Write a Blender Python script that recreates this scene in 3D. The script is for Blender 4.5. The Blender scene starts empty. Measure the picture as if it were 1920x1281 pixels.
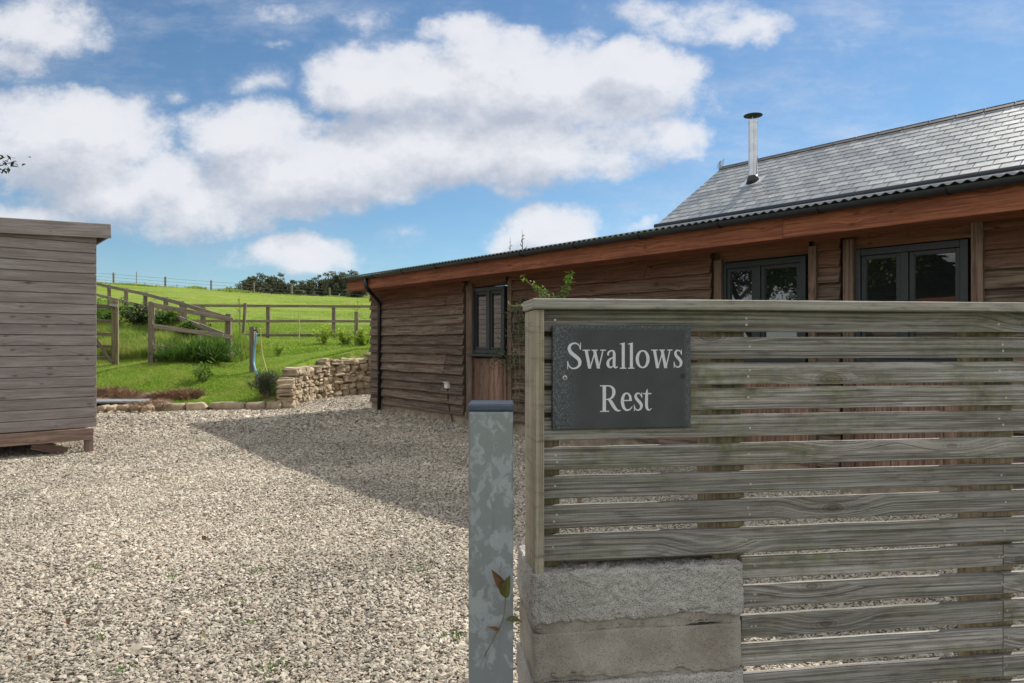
import bpy, bmesh, math, random
import numpy as np
from mathutils import Vector, Matrix
rad = math.radians
random.seed(7); rng = np.random.default_rng(7)
scn = bpy.context.scene
COL = scn.collection

# ------------------------------------------------------------------ camera
EYE = 1.30; F = 1300.0; CX = 960.0; CY = 641.0
cam_d = bpy.data.cameras.new("camera"); cam = bpy.data.objects.new("camera", cam_d); COL.objects.link(cam)
cam.location = (0, 0, EYE); cam.rotation_euler = (rad(90), 0, 0)
cam_d.lens = 36.0 * F / 1920; cam_d.sensor_width = 36; cam_d.clip_start = .05; cam_d.clip_end = 3000
cam_d.dof.use_dof = True; cam_d.dof.focus_distance = 2.1; cam_d.dof.aperture_fstop = 16
scn.camera = cam
# ------------------------------------------------------------------ light
SUN_AZ = 44.0          # degrees ahead of due right
SUN_EL = 42.0
sx, sy, sz = math.cos(rad(SUN_EL)) * math.cos(rad(SUN_AZ)), math.cos(rad(SUN_EL)) * math.sin(rad(SUN_AZ)), math.sin(rad(SUN_EL))
sl = bpy.data.lights.new("sun", 'SUN'); sl.energy = 4.1; sl.angle = rad(.55); sl.color = (1, .945, .86)
so = bpy.data.objects.new("sun", sl); COL.objects.link(so)
so.rotation_euler = Vector((sx, sy, sz)).to_track_quat('Z', 'Y').to_euler()
scn.view_settings.view_transform = 'Standard'; scn.view_settings.look = 'None'
scn.view_settings.exposure = 0.46; scn.view_settings.gamma = 1

# ------------------------------------------------------------------ node helper
class NT:
    def __init__(s, tree): s.t = tree; s.n = tree.nodes; s.l = tree.links
    def put(s, node, ins):
        for k, v in ins.items():
            sk = node.inputs[k]
            if isinstance(v, bpy.types.NodeSocket): s.l.new(v, sk)
            else:
                if hasattr(sk.default_value, '__len__') and not hasattr(v, '__len__'): v = [v] * len(sk.default_value)
                if hasattr(sk.default_value, '__len__') and len(sk.default_value) == 4 and len(v) == 3: v = (*v, 1)
                sk.default_value = v
    def N(s, kind, ins={}, **at):
        node = s.n.new(kind)
        for k, v in at.items(): setattr(node, k, v)
        s.put(node, ins); return node
    def M(s, op, a, b=None, c=None, clamp=False):
        node = s.n.new('ShaderNodeMath'); node.operation = op; node.use_clamp = clamp
        ins = {0: a}
        if b is not None: ins[1] = b
        if c is not None: ins[2] = c
        s.put(node, ins); return node.outputs[0]
    def V(s, op, a, b=None):
        node = s.n.new('ShaderNodeVectorMath'); node.operation = op
        ins = {0: a}
        if b is not None: ins[1] = b
        s.put(node, ins); return node.outputs[0]
    def mix(s, f, a, b, blend='MIX'):
        node = s.n.new('ShaderNodeMix'); node.data_type = 'RGBA'; node.blend_type = blend
        s.put(node, {0: f, 6: a, 7: b}); return node.outputs[2]
    def noise(s, vec, scale, detail=4, rough=.55, dist=0, out=0):
        node = s.N('ShaderNodeTexNoise', {'Vector': vec, 'Scale': scale, 'Detail': detail, 'Roughness': rough, 'Distortion': dist})
        return node.outputs[out]
    def ramp(s, f, lo, hi, a=0., b=1., smooth=True):
        node = s.N('ShaderNodeMapRange', {0: f, 1: lo, 2: hi, 3: a, 4: b}); node.interpolation_type = 'SMOOTHSTEP' if smooth else 'LINEAR'
        return node.outputs[0]
    def scale(s, vec, sc):
        return s.V('MULTIPLY', vec, sc)

# ------------------------------------------------------------------ sky
w = bpy.data.worlds.new("World"); scn.world = w; w.use_nodes = True
T = NT(w.node_tree); w.node_tree.nodes.clear()
def cloud_group():
    g = bpy.data.node_groups.new('cloud_field', 'ShaderNodeTree')
    g.interface.new_socket('p', in_out='INPUT', socket_type='NodeSocketVector')
    g.interface.new_socket('d', in_out='OUTPUT', socket_type='NodeSocketFloat')
    G = NT(g); gi = G.N('NodeGroupInput'); go = G.N('NodeGroupOutput')
    p = gi.outputs[0]
    q = G.V('SUBTRACT', G.noise(p, 5.5, 6, .6, 0, 1), (.5, .5, .5)); q = G.V('MULTIPLY', q, (.15, .10, 0))
    p2 = G.V('ADD', p, q)
    cl = [(980,160,380,115,1),(720,150,190,95,1),(1190,125,170,75,.95),(860,70,110,50,.75),(900,275,360,100,1.05),(1255,255,110,62,.7),
          (480,265,150,100,.95),(130,270,240,125,1.05),(40,235,150,85,.8),(255,200,80,50,.6),(350,395,200,65,.85),(580,330,290,90,1),
          (240,350,280,80,.9),(80,400,160,40,.7),(560,475,150,48,.85),(520,490,120,28,.6),(1040,432,115,58,.9),(950,455,70,36,.7),(765,450,55,24,.42),
          (1205,428,50,18,.6),(60,50,170,80,.72),(30,115,90,50,.6),(530,22,90,36,.5),(705,38,75,40,.52),(1260,25,190,55,.6),
          (1400,45,85,42,.62),(505,85,45,13,.45),(1095,58,55,22,.48),(480,150,60,38,.48),(965,368,75,28,.6),(1345,195,60,35,.48),(1230,300,80,40,.5),
          (180,165,60,20,.42),(345,185,45,28,.45)]
    acc = None
    for (x, y, rx, ry, wt) in cl:
        mp = G.N('ShaderNodeMapping', {'Vector': p2, 'Location': ((x - CX) / F, (CY - y) / F, 0), 'Scale': (rx / F, ry / F, 1)}, vector_type='TEXTURE')
        gr = G.N('ShaderNodeTexGradient', {'Vector': mp.outputs[0]}, gradient_type='SPHERICAL')
        v = G.M('MULTIPLY', G.M('SQRT', gr.outputs['Fac']), wt)
        acc = v if acc is None else G.M('SMOOTH_MAX', acc, v, .12)
    # looser cloud outside the picture, for reflections and light
    rr = G.N('ShaderNodeVectorMath', {0: p}, operation='LENGTH').outputs['Value']
    far = G.M('MULTIPLY', G.ramp(rr, .95, 1.3), G.ramp(G.noise(G.V('MULTIPLY', p, (.5, 1, 1)), 2.2, 3), .42, .62, 0, .8))
    acc = G.M('MAXIMUM', acc, far)
    n1 = G.noise(G.V('MULTIPLY', p, (1, 1.5, 1)), 7, 9, .62)
    n2 = G.noise(G.V('MULTIPLY', p, (1, 1.3, 1)), 24, 8, .68)
    d = G.M('ADD', acc, G.M('MULTIPLY', G.M('SUBTRACT', n1, .5), .95))
    d = G.M('ADD', d, G.M('MULTIPLY', G.M('SUBTRACT', n2, .5), .52))
    G.l.new(d, go.inputs[0]); return g
cg = cloud_group()
tc = T.N('ShaderNodeTexCoord').outputs['Generated']
sp = T.N('ShaderNodeSeparateXYZ', {0: tc})
yy = T.M('MAXIMUM', sp.outputs[1], .22)
pv = T.N('ShaderNodeCombineXYZ', {0: T.M('DIVIDE', sp.outputs[0], yy), 1: T.M('DIVIDE', sp.outputs[2], yy), 2: 0.0}).outputs[0]
def F_(vec):
    n = T.N('ShaderNodeGroup'); n.node_tree = cg; T.l.new(vec, n.inputs[0]); return n.outputs[0]
d0 = F_(pv); d1 = F_(T.V('ADD', pv, (.018, .05, 0)))
alpha = T.M('ADD', T.M('MULTIPLY', T.ramp(d0, .22, .62), .60), T.M('MULTIPLY', T.ramp(d0, -.02, .85), .36))
veil = T.ramp(T.noise(T.V('ADD', T.V('MULTIPLY', pv, (1.2, 3.2, 1)), (.4, .9, 0)), 2.6, 9, .68), .42, .78, 0, .46)
alpha = T.M('MAXIMUM', alpha, T.M('MULTIPLY', veil, T.ramp(d0, -.6, .15)))
alpha = T.M('MULTIPLY', alpha, .97)
shade = T.M('ADD', T.M('MULTIPLY', T.M('SUBTRACT', d0, d1), 1.1), T.ramp(d1, .45, 1.25, .86, .12, False), clamp=True)
shade = T.M('ADD', shade, T.M('MULTIPLY', T.M('SUBTRACT', T.noise(T.V('MULTIPLY', pv, (1, 1.4, 1)), 11, 6, .6), .5), .55), clamp=True)
ccol = T.mix(shade, (.38, .405, .465), (.63, .635, .66))
sky = T.N('ShaderNodeTexSky', sky_type='NISHITA'); sky.sun_disc = False
sky.sun_elevation = rad(SUN_EL); sky.sun_rotation = rad(90 - SUN_AZ); sky.altitude = 50; sky.air_density = 1.0; sky.dust_density = .1; sky.ozone_density = 3.0
skc = T.mix(1, sky.outputs[0], (.74, .90, .95), 'MULTIPLY')
bgA = T.N('ShaderNodeBackground', {'Color': skc, 'Strength': .082})
bgB = T.N('ShaderNodeBackground', {'Color': ccol, 'Strength': 1.0})
mx = T.N('ShaderNodeMixShader', {0: alpha, 1: bgA.outputs[0], 2: bgB.outputs[0]})
# the unseen sky behind and above the camera: bright broken cloud added as fill light
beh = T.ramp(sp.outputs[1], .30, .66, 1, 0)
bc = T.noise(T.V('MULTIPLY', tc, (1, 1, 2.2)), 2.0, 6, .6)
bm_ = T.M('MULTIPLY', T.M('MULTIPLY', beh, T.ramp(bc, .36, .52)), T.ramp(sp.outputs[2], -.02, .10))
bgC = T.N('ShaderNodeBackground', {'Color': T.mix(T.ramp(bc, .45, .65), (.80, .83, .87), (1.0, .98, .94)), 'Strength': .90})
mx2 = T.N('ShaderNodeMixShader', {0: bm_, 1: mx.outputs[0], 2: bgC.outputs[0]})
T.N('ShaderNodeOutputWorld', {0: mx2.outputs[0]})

# ------------------------------------------------------------------ picture geometry helpers
def at(px, py, Y):            # world point seen at pixel px,py at depth Y
    return Vector(((px - CX) / F * Y, Y, EYE - (py - CY) / F * Y))
def groundY(py, z=0.0): return F * (EYE - z) / (py - CY)
dl = math.hypot(1085, F)
D2 = Vector((-1085 / dl, F / dl, 0))       # along the long building, away from the camera
M2 = Vector((F / dl, 1085 / dl, 0))        # square to it, into the building
N2 = -M2

def sm(a, b, x):
    t = np.clip((x - a) / (b - a), 0, 1); return t * t * (3 - 2 * t)
def vnoise(x, y, seed=0):
    x = np.asarray(x, float); y = np.asarray(y, float)
    xi = np.floor(x).astype(int); yi = np.floor(y).astype(int); xf = x - xi; yf = y - yi
    def h(i, j):
        v = np.sin(i * 127.1 + j * 311.7 + seed * 74.7) * 43758.5453; return v - np.floor(v)
    u = xf * xf * (3 - 2 * xf); v = yf * yf * (3 - 2 * yf)
    return (h(xi, yi) * (1 - u) + h(xi + 1, yi) * u) * (1 - v) + (h(xi, yi + 1) * (1 - u) + h(xi + 1, yi + 1) * u) * v

# ------------------------------------------------------------------ object helpers
MAT = {}
def tag(o, label=None, cat=None, group=None, kind=None):
    if label: o['label'] = label
    if cat: o['category'] = cat
    if group: o['group'] = group
    if kind: o['kind'] = kind
    return o
XF = {}
def thing(name, loc, label, cat, rz=0.0, group=None, M=None):
    o = bpy.data.objects.new(name, None); COL.objects.link(o); o.empty_display_size = .1
    m = M if M is not None else Matrix.Translation(loc) @ Matrix.Rotation(rz, 4, 'Z')
    o.matrix_basis = m
    XF[o.name] = m; tag(o, label, cat, group); return o
class MB:
    def __init__(s): s.v = []; s.f = []; s.uv = []; s.r = []
    def face(s, idx, uv=None, r=0.):
        s.f.append(idx); s.uv.append(uv if uv else [(0, 0)] * len(idx)); s.r.append(r)
    def box(s, c, ax, size, r=None, jit=0.0):
        """c centre, ax three unit vectors, size full sizes; u follows the longest side"""
        if r is None: r = random.random()
        c = Vector(c); A = [Vector(a) for a in ax]; h = [x / 2 for x in size]
        b = len(s.v); P = []
        for i in (-1, 1):
            for j in (-1, 1):
                for k in (-1, 1):
                    p = c + A[0] * h[0] * i + A[1] * h[1] * j + A[2] * h[2] * k
                    if jit: p += Vector([random.uniform(-jit, jit) for _ in range(3)])
                    s.v.append(p); P.append((h[0] * i, h[1] * j, h[2] * k))
        L = max(range(3), key=lambda q: size[q]); o = [q for q in range(3) if q != L]
        ou, ov = r * 37.3, r * 91.7
        for fc, nrm in (((0, 1, 3, 2), 0), ((4, 6, 7, 5), 0), ((0, 4, 5, 1), 1), ((2, 3, 7, 6), 1), ((0, 2, 6, 4), 2), ((1, 5, 7, 3), 2)):
            if nrm == L: uv = [(P[i][o[0]] * .3 + ou, P[i][o[1]] + ov) for i in fc]
            else:
                vv = [q for q in o if q != nrm][0]
                uv = [(P[i][L] + ou, P[i][vv] + ov + nrm * .37) for i in fc]
            s.face([b + i for i in fc], uv, r)
    def bar(s, p0, p1, w, t, up=(0, 0, 1), r=None):
        p0 = Vector(p0); p1 = Vector(p1); x = (p1 - p0); L = x.length; x.normalize()
        z = Vector(up); y = z.cross(x).normalized(); z = x.cross(y).normalized()
        s.box((p0 + p1) / 2, (x, y, z), (L, t, w), r)
    def tube(s, pts, rads, n=8, r=None, cap=True):
        if r is None: r = random.random()
        pts = [Vector(p) for p in pts]
        if not hasattr(rads, '__len__'): rads = [rads] * len(pts)
        b = len(s.v); pr = None; u = 0
        us = []
        for i, p in enumerate(pts):
            a = pts[max(i - 1, 0)]; c = pts[min(i + 1, len(pts) - 1)]; t = (c - a).normalized()
            if pr is None: pr = t.orthogonal().normalized()
            pr = (pr - t * pr.dot(t)).normalized(); q = t.cross(pr)
            for k in range(n):
                an = 2 * math.pi * k / n; s.v.append(p + (pr * math.cos(an) + q * math.sin(an)) * rads[i])
            if i: u += (p - pts[i - 1]).length
            us.append(u)
        for i in range(len(pts) - 1):
            for k in range(n):
                k2 = (k + 1) % n; a = b + i * n
                s.face([a + k, a + k2, a + n + k2, a + n + k], [(us[i], k * .02), (us[i], k * .02 + .02), (us[i + 1], k * .02 + .02), (us[i + 1], k * .02)], r)
        if cap:
            s.face([b + k for k in range(n)][::-1], None, r); s.face([b + (len(pts) - 1) * n + k for k in range(n)], None, r)
    def tri(s, a, b_, c, r=0.):
        b = len(s.v); s.v += [a, b_, c]; s.face([b, b + 1, b + 2], None, r)
    def quad(s, a, b_, c, d, uv=None, r=0.):
        b = len(s.v); s.v += [Vector(a), Vector(b_), Vector(c), Vector(d)]; s.face([b, b + 1, b + 2, b + 3], uv, r)
    def leaf(s, p, d, n, L, W, r=None):
        """pointed leaf from p along d, folded at its midrib"""
        if r is None: r = random.random()
        d = Vector(d).normalized(); n = Vector(n); y = n.cross(d)
        y = y.normalized() if y.length > 1e-4 else d.orthogonal().normalized()
        n = d.cross(y); p = Vector(p); b = len(s.v)
        s.v += [p, p + d * L * .45 + y * W / 2 + n * W * .18, p + d * L, p + d * L * .45 - y * W / 2 + n * W * .18, p + d * L * .5]
        s.face([b, b + 4, b + 1], None, r); s.face([b + 1, b + 4, b + 2], None, r); s.face([b, b + 3, b + 4], None, r); s.face([b + 3, b + 2, b + 4], None, r)
    def build(s, name, mat, parent=None, loc=None, smooth=False, bevel=0, seg=2, M=None):
        me = bpy.data.meshes.new(name)
        m = XF[parent.name] if parent is not None else (M if M is not None else (Matrix.Translation(loc) if loc is not None else Matrix.Identity(4)))
        mi = m.inverted()
        me.from_pydata([tuple(mi @ Vector(p)) for p in s.v], [], s.f)
        uvl = me.uv_layers.new(name='UVMap'); flat = []
        for u in s.uv:
            for a in u: flat += [a[0], a[1]]
        uvl.data.foreach_set('uv', flat)
        at_ = me.attributes.new('rnd', 'FLOAT', 'FACE'); at_.data.foreach_set('value', s.r)
        if smooth: me.polygons.foreach_set('use_smooth', [True] * len(me.polygons))
        me.materials.append(MAT[mat] if isinstance(mat, str) else mat)
        me.update()
        o = bpy.data.objects.new(name, me); COL.objects.link(o)
        if parent is not None: o.parent = parent
        else: o.matrix_basis = m; XF[o.name] = m
        if bevel:
            b = o.modifiers.new('bevel', 'BEVEL'); b.width = bevel; b.segments = seg; b.limit_method = 'ANGLE'; b.angle_limit = rad(40); b.harden_normals = True
        return o
def npmesh(name, v, f, mat, rnd=None, smooth=False, loc=None):
    """big mesh from arrays; f is (n,k)"""
    me = bpy.data.meshes.new(name); v = np.asarray(v, np.float32); f = np.asarray(f, np.int32); k = f.shape[1]
    if loc is not None: v = v - np.array(loc, np.float32)
    me.vertices.add(len(v)); me.vertices.foreach_set('co', v.ravel())
    me.loops.add(f.size); me.loops.foreach_set('vertex_index', f.ravel())
    me.polygons.add(len(f)); me.polygons.foreach_set('loop_start', np.arange(0, f.size, k, dtype=np.int32))
    if rnd is not None:
        a = me.attributes.new('rnd', 'FLOAT', 'FACE'); a.data.foreach_set('value', np.asarray(rnd, np.float32))
    if smooth: me.polygons.foreach_set('use_smooth', np.ones(len(f), bool))
    me.materials.append(MAT[mat]); me.update(calc_edges=True); me.validate()
    o = bpy.data.objects.new(name, me); COL.objects.link(o)
    if loc is not None: o.location = loc
    return o
def copy_tree(o, parent=None):
    c = o.copy(); COL.objects.link(c)
    if parent is not None: c.parent = parent
    for ch in list(o.children): copy_tree(ch, c)
    return c

# ------------------------------------------------------------------ materials
def material(name):
    m = bpy.data.materials.new(name); m.use_nodes = True; m.node_tree.nodes.clear(); MAT[name] = m
    return NT(m.node_tree)
def finish(N, col, rough=.8, bump=None, bs=.3, bd=.01, **kw):
    ins = {'Base Color': col, 'Roughness': rough}; ins.update(kw)
    b = N.N('ShaderNodeBsdfPrincipled', ins)
    if bump is not None:
        bn = N.N('ShaderNodeBump', {'Height': bump, 'Strength': bs, 'Distance': bd}); N.l.new(bn.outputs[0], b.inputs['Normal'])
    N.N('ShaderNodeOutputMaterial', {0: b.outputs[0]}); return b
def wood(name, c_dark, c_light, knot=(.05, .03, .02), algae=0.0, var=.35, grain=120, bs=.35, zwarm=None, rough=.85, saw=False, knotamt=.14):
    N = material(name)
    uv = N.N('ShaderNodeUVMap').outputs[0]; rnd = N.N('ShaderNodeAttribute', attribute_name='rnd').outputs['Fac']
    # knots: sparse cells stretched along the board
    kv = N.scale(uv, (3.2, 15, 1))
    vo = N.N('ShaderNodeTexVoronoi', {'Vector': kv, 'Scale': 1.0, 'Randomness': .9}, voronoi_dimensions='2D')
    sel = N.M('GREATER_THAN', N.N('ShaderNodeSeparateColor', {0: vo.outputs['Color']}).outputs[0], 1 - knotamt)
    sc2 = N.N('ShaderNodeVectorMath', {0: N.V('MULTIPLY', N.V('SUBTRACT', kv, vo.outputs['Position']), (2.1, 1, 1))}, operation='LENGTH').outputs['Value']
    kd = N.M('ADD', sc2, N.M('MULTIPLY', N.noise(uv, 60, 2), .05))
    ksz = N.M('MULTIPLY', N.N('ShaderNodeSeparateColor', {0: vo.outputs['Color']}).outputs[1], .16)
    kf = N.M('MULTIPLY', N.ramp(N.M('SUBTRACT', kd, ksz), .02, .14, 1, 0), sel)
    ring = N.M('MULTIPLY', N.ramp(kd, .2, 1.1, 1, 0), sel)
    s1 = N.noise(N.scale(uv, (1.6, 5, 1)), 1, 3, .5)
    sep = N.N('ShaderNodeSeparateXYZ', {0: uv})
    warp = N.M('ADD', N.M('MULTIPLY', s1, .007), N.M('MULTIPLY', ring, .022))
    v2 = N.N('ShaderNodeCombineXYZ', {0: N.M('MULTIPLY', sep.outputs[0], 1.6), 1: N.M('MULTIPLY', N.M('ADD', sep.outputs[1], warp), grain), 2: rnd}).outputs[0]
    g1 = N.noise(v2, 1.0, 5, .6)
    fine = N.noise(N.scale(uv, (9, grain * 5, 1)), 1, 3, .6)
    blot = N.noise(N.scale(uv, (2.2, 9, 1)), 1, 4, .6)
    g = N.M('ADD', N.M('MULTIPLY', g1, .62), N.M('MULTIPLY', fine, .38))
    col = N.mix(N.ramp(g, .39, .60), c_dark, c_light)
    col = N.mix(N.ramp(blot, .35, .7, .5, 0), col, N.mix(1, col, (.55, .5, .47), 'MULTIPLY'))
    rg = N.M('MULTIPLY', N.M('MULTIPLY', N.ramp(N.M('SINE', N.M('MULTIPLY', kd, 75)), .2, .9), N.ramp(N.M('SUBTRACT', kd, ksz), .0, .32, 1, 0)), sel)
    col = N.mix(N.M('MULTIPLY', rg, .45), col, knot)
    col = N.mix(N.M('MULTIPLY', kf, .62), col, N.mix(1, col, (.42, .33, .27), 'MULTIPLY'))
    crk = N.M('MULTIPLY', N.ramp(N.noise(N.scale(uv, (1.1, 260, 1)), 1, 3, .7), .60, .70), .55)
    col = N.mix(crk, col, N.mix(1, col, (.42, .38, .34), 'MULTIPLY'))
    br = N.M('ADD', 1 - var / 2, N.M('MULTIPLY', rnd, var))
    col = N.mix(1, col, N.N('ShaderNodeCombineXYZ', {0: br, 1: br, 2: br}).outputs[0], 'MULTIPLY')
    if algae:
        oc = N.N('ShaderNodeTexCoord').outputs['Object']
        an = N.M('MULTIPLY', N.ramp(N.noise(N.scale(oc, (1.2, 1, 3)), 3.5, 5, .65), .42, .68), N.ramp(N.noise(oc, 45, 3), .3, .6, .45, 1))
        an = N.M('MULTIPLY', an, N.ramp(rnd, 0, 1, .45, 1.2, False))
        col = N.mix(N.M('MULTIPLY', an, algae), col, N.mix(N.ramp(N.noise(oc, 30, 3), .4, .6), (.075, .078, .030), (.17, .165, .055)))
        dz_ = N.ramp(N.noise(N.scale(oc, (2.5, 1, 14)), 5, 5, .7), .50, .70, 0, .5)
        col = N.mix(dz_, col, (.06, .052, .042))
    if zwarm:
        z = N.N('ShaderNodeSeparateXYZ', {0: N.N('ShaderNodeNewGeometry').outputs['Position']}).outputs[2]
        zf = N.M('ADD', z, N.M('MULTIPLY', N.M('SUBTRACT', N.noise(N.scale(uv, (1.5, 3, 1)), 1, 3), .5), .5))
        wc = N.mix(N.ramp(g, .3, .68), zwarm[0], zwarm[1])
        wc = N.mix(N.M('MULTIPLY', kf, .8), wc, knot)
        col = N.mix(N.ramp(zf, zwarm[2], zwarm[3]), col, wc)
    bh = N.M('ADD', N.M('MULTIPLY', g, 1.0), N.M('MULTIPLY', kf, -.4))
    if saw:
        wv = N.noise(N.scale(uv, (160, 3, 1)), 1, 2); bh = N.M('ADD', bh, N.M('MULTIPLY', wv, .35))
    finish(N, col, rough, bh, bs, .004)
wood('fence_wood', (.125, .116, .10), (.50, .475, .44), algae=.75, var=.5, grain=190, saw=True, knotamt=.15, bs=.8)
wood('cap_wood', (.25, .235, .20), (.48, .455, .41), algae=.3, var=.15, grain=200, saw=True, bs=.5, knotamt=.1)
wood('end_board_wood', (.26, .225, .165), (.48, .43, .335), algae=.25, var=.3, grain=160, saw=True, bs=.5)
wood('post_wood', (.16, .12, .07), (.38, .30, .19), algae=.6, var=.3, grain=70)
wood('rail_wood', (.14, .11, .08), (.31, .25, .185), algae=.12, var=.35, grain=60)
wood('gate_post_wood', (.16, .135, .07), (.33, .28, .16), algae=.3, var=.2, grain=60)
wood('shed_wood', (.22, .185, .175), (.37, .33, .315), knot=(.05, .035, .03), var=.22, grain=110, bs=.3, knotamt=.22)
wood('shed_base_wood', (.16, .10, .075), (.30, .215, .17), var=.3, grain=60)
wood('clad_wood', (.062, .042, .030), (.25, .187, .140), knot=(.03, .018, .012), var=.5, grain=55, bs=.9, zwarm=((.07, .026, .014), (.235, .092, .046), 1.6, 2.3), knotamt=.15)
wood('trim_wood', (.10, .062, .045), (.25, .17, .125), knot=(.03, .02, .015), var=.35, grain=60, bs=.8)
wood('panel_wood', (.15, .085, .06), (.34, .21, .15), knot=(.03, .02, .015), var=.5, grain=50, bs=.7)
wood('fascia_wood', (.17, .052, .024), (.37, .13, .062), knot=(.06, .02, .01), var=.15, grain=60, bs=.25, knotamt=.3)
wood('bark', (.05, .04, .03), (.16, .13, .10), var=.3, grain=40, bs=.9)
wood('twig_bark', (.14, .10, .06), (.34, .27, .18), var=.3, grain=40)

def simple(name, col, rough=.5, metal=0., n=None, amt=.25, bs=.15, **kw):
    N = material(name); oc = N.N('ShaderNodeTexCoord').outputs['Object']
    nz = N.noise(oc, n or 20, 5, .6)
    c = N.mix(N.ramp(nz, .3, .7), tuple(x * (1 - amt) for x in col), tuple(min(1, x * (1 + amt)) for x in col))
    finish(N, c, rough, nz, bs, .002, Metallic=metal, **kw)
simple('anthracite', (.021, .027, .033), .38, 0, 30, .15)
simple('black_plastic', (.012, .012, .013), .35, 0, 40, .2)
simple('white_plastic', (.72, .72, .70), .35, 0, 40, .06)
simple('cap_plastic', (.05, .068, .10), .42, 0, 60, .15)
simple('hose_plastic', (.12, .32, .45), .4, 0, 40, .1)
simple('brass', (.35, .24, .10), .4, .9, 40, .1)
simple('cane', (.50, .40, .19), .6, 0, 30, .2)
simple('steel', (.45, .47, .50), .22, 1.0, 4, .12, .02)
simple('lead', (.52, .54, .56), .4, .2, 12, .15)
simple('ridge_tile', (.045, .032, .028), .7, 0, 8, .35)
simple('screw_metal', (.50, .48, .45), .45, .8, 200, .2)
simple('screw_hole', (.004, .004, .005), .9)
simple('sign_paint', (.62, .62, .66), .6, 0, 300, .07)
simple('wire', (.16, .16, .16), .5, .5)
simple('dead_grass', (.27, .175, .10), .9, 0, 6, .4)
simple('earth', (.20, .125, .085), .95, 0, 9, .4, .8)
simple('render_wall', (.35, .32, .28), .9, 0, 9, .2, .8)
simple('slate_slab', (.24, .26, .27), .5, 0, 14, .3, .4)
simple('plinth', (.30, .245, .18), .9, 0, 9, .3, .6)

# corrugated sheet
N = material('corrugated'); oc = N.N('ShaderNodeTexCoord').outputs['Object']
nz = N.noise(oc, 3, 5); finish(N, N.mix(nz, (.15, .17, .175), (.24, .26, .265)), .34, nz, .1, .002, Metallic=.5)
# glass
N = material('glass'); oc = N.N('ShaderNodeTexCoord').outputs['Object']
nz = N.noise(oc, 1.3, 2); b = finish(N, (.012, .014, .015), .015, nz, .03, .02, IOR=2.3)
# slate roof
N = material('roof_slate'); uv = N.N('ShaderNodeUVMap').outputs[0]; rnd = N.N('ShaderNodeAttribute', attribute_name='rnd').outputs['Fac']
oc = N.N('ShaderNodeTexCoord').outputs['Object']
nz = N.noise(oc, 9, 6, .65); c = N.mix(N.ramp(nz, .3, .7), (.19, .205, .215), (.31, .325, .33))
c = N.mix(1, c, N.mix(rnd, (.72, .74, .78), (1.25, 1.22, 1.2)), 'MULTIPLY')
c = N.mix(N.M('MULTIPLY', N.ramp(N.noise(oc, 2.2, 5), .55, .7), .35), c, (.17, .15, .12))
finish(N, c, N.M('ADD', .46, N.M('MULTIPLY', rnd, .08)), N.noise(oc, 35, 4), .22, .003, **{'Specular IOR Level': .9})
# sign slate
N = material('sign_slate'); oc = N.N('ShaderNodeTexCoord').outputs['Object']
vo = N.noise(oc, 260, 4, .7); big = N.noise(oc, 9, 4)
ex = N.M('ABSOLUTE', N.N('ShaderNodeSeparateXYZ', {0: oc}).outputs[0]); ez = N.N('ShaderNodeSeparateXYZ', {0: oc})
edge = N.ramp(ez.outputs[0], -.146, -.085, 1, 0); edge = N.M('MAXIMUM', edge, N.ramp(ez.outputs[2], .098, .110, 0, 1)); edge = N.M('MAXIMUM', edge, N.ramp(ez.outputs[0], .135, .146, 0, .7))
ch = N.M('MULTIPLY', N.M('MULTIPLY', edge, N.ramp(vo, .45, .62)), .8)
c = N.mix(N.ramp(big, .3, .7), (.034, .036, .042), (.052, .055, .062)); c = N.mix(ch, c, (.15, .17, .20))
sn = N.ramp(N.noise(N.scale(oc, (30, 1, 6)), 5, 3), .72, .78); c = N.mix(N.M('MULTIPLY', sn, .5), c, (.3, .3, .3))
finish(N, c, .55, N.M('ADD', vo, big), .22, .0015)
# galvanised post
N = material('galvanised'); oc = N.N('ShaderNodeTexCoord').outputs['Object']
q = N.V('ADD', N.scale(oc, (1, 1, .65)), N.V('MULTIPLY', N.noise(oc, 30, 3, .5, 0, 1), (.035, .035, .035)))
vo = N.noise(N.scale(q, (1.25, 1, 1)), 30, 5, .62, .25); sp1 = N.ramp(vo, .50, .57)
vo2 = N.N('ShaderNodeTexVoronoi', {'Vector': q, 'Scale': 38.0})
c = N.mix(sp1, (.235, .26, .275), (.355, .385, .405))
c = N.mix(N.M('MULTIPLY', N.N('ShaderNodeSeparateColor', {0: vo2.outputs['Color']}).outputs[1], .35), c, (.26, .29, .315))
st = N.ramp(N.noise(N.scale(oc, (60, 60, 3)), 1, 4), .58, .72); c = N.mix(N.M('MULTIPLY', st, .35), c, (.13, .145, .16))
fl = N.noise(oc, 420, 2); c = N.mix(N.ramp(fl, .66, .72, 0, .5), c, (.07, .075, .08))
finish(N, c, N.M('ADD', .42, N.M('MULTIPLY', sp1, .16)), vo, .12, .001, Metallic=.35)
# concrete
N = material('concrete'); oc = N.N('ShaderNodeTexCoord').outputs['Object']
ag = N.N('ShaderNodeTexVoronoi', {'Vector': N.V('ADD', oc, N.V('MULTIPLY', N.noise(oc, 120, 2, .5, 0, 1), (.006, .006, .006))), 'Scale': 260.0})
n1 = N.noise(oc, 7, 5); n2 = N.noise(oc, 330, 3, .7); n3 = N.noise(oc, 90, 4, .65)
rc = N.N('ShaderNodeSeparateColor', {0: ag.outputs['Color']}).outputs[0]
c = N.mix(N.ramp(n1, .3, .7), (.33, .31, .28), (.50, .475, .44)); c = N.mix(N.M('MULTIPLY', rc, .4), c, (.52, .50, .47))
c = N.mix(N.ramp(n2, .36, .50, .7, 0), c, (.09, .08, .07)); c = N.mix(N.ramp(n3, .60, .72, 0, .35), c, (.12, .11, .085))
zz = N.N('ShaderNodeSeparateXYZ', {0: oc}).outputs[2]
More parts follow.
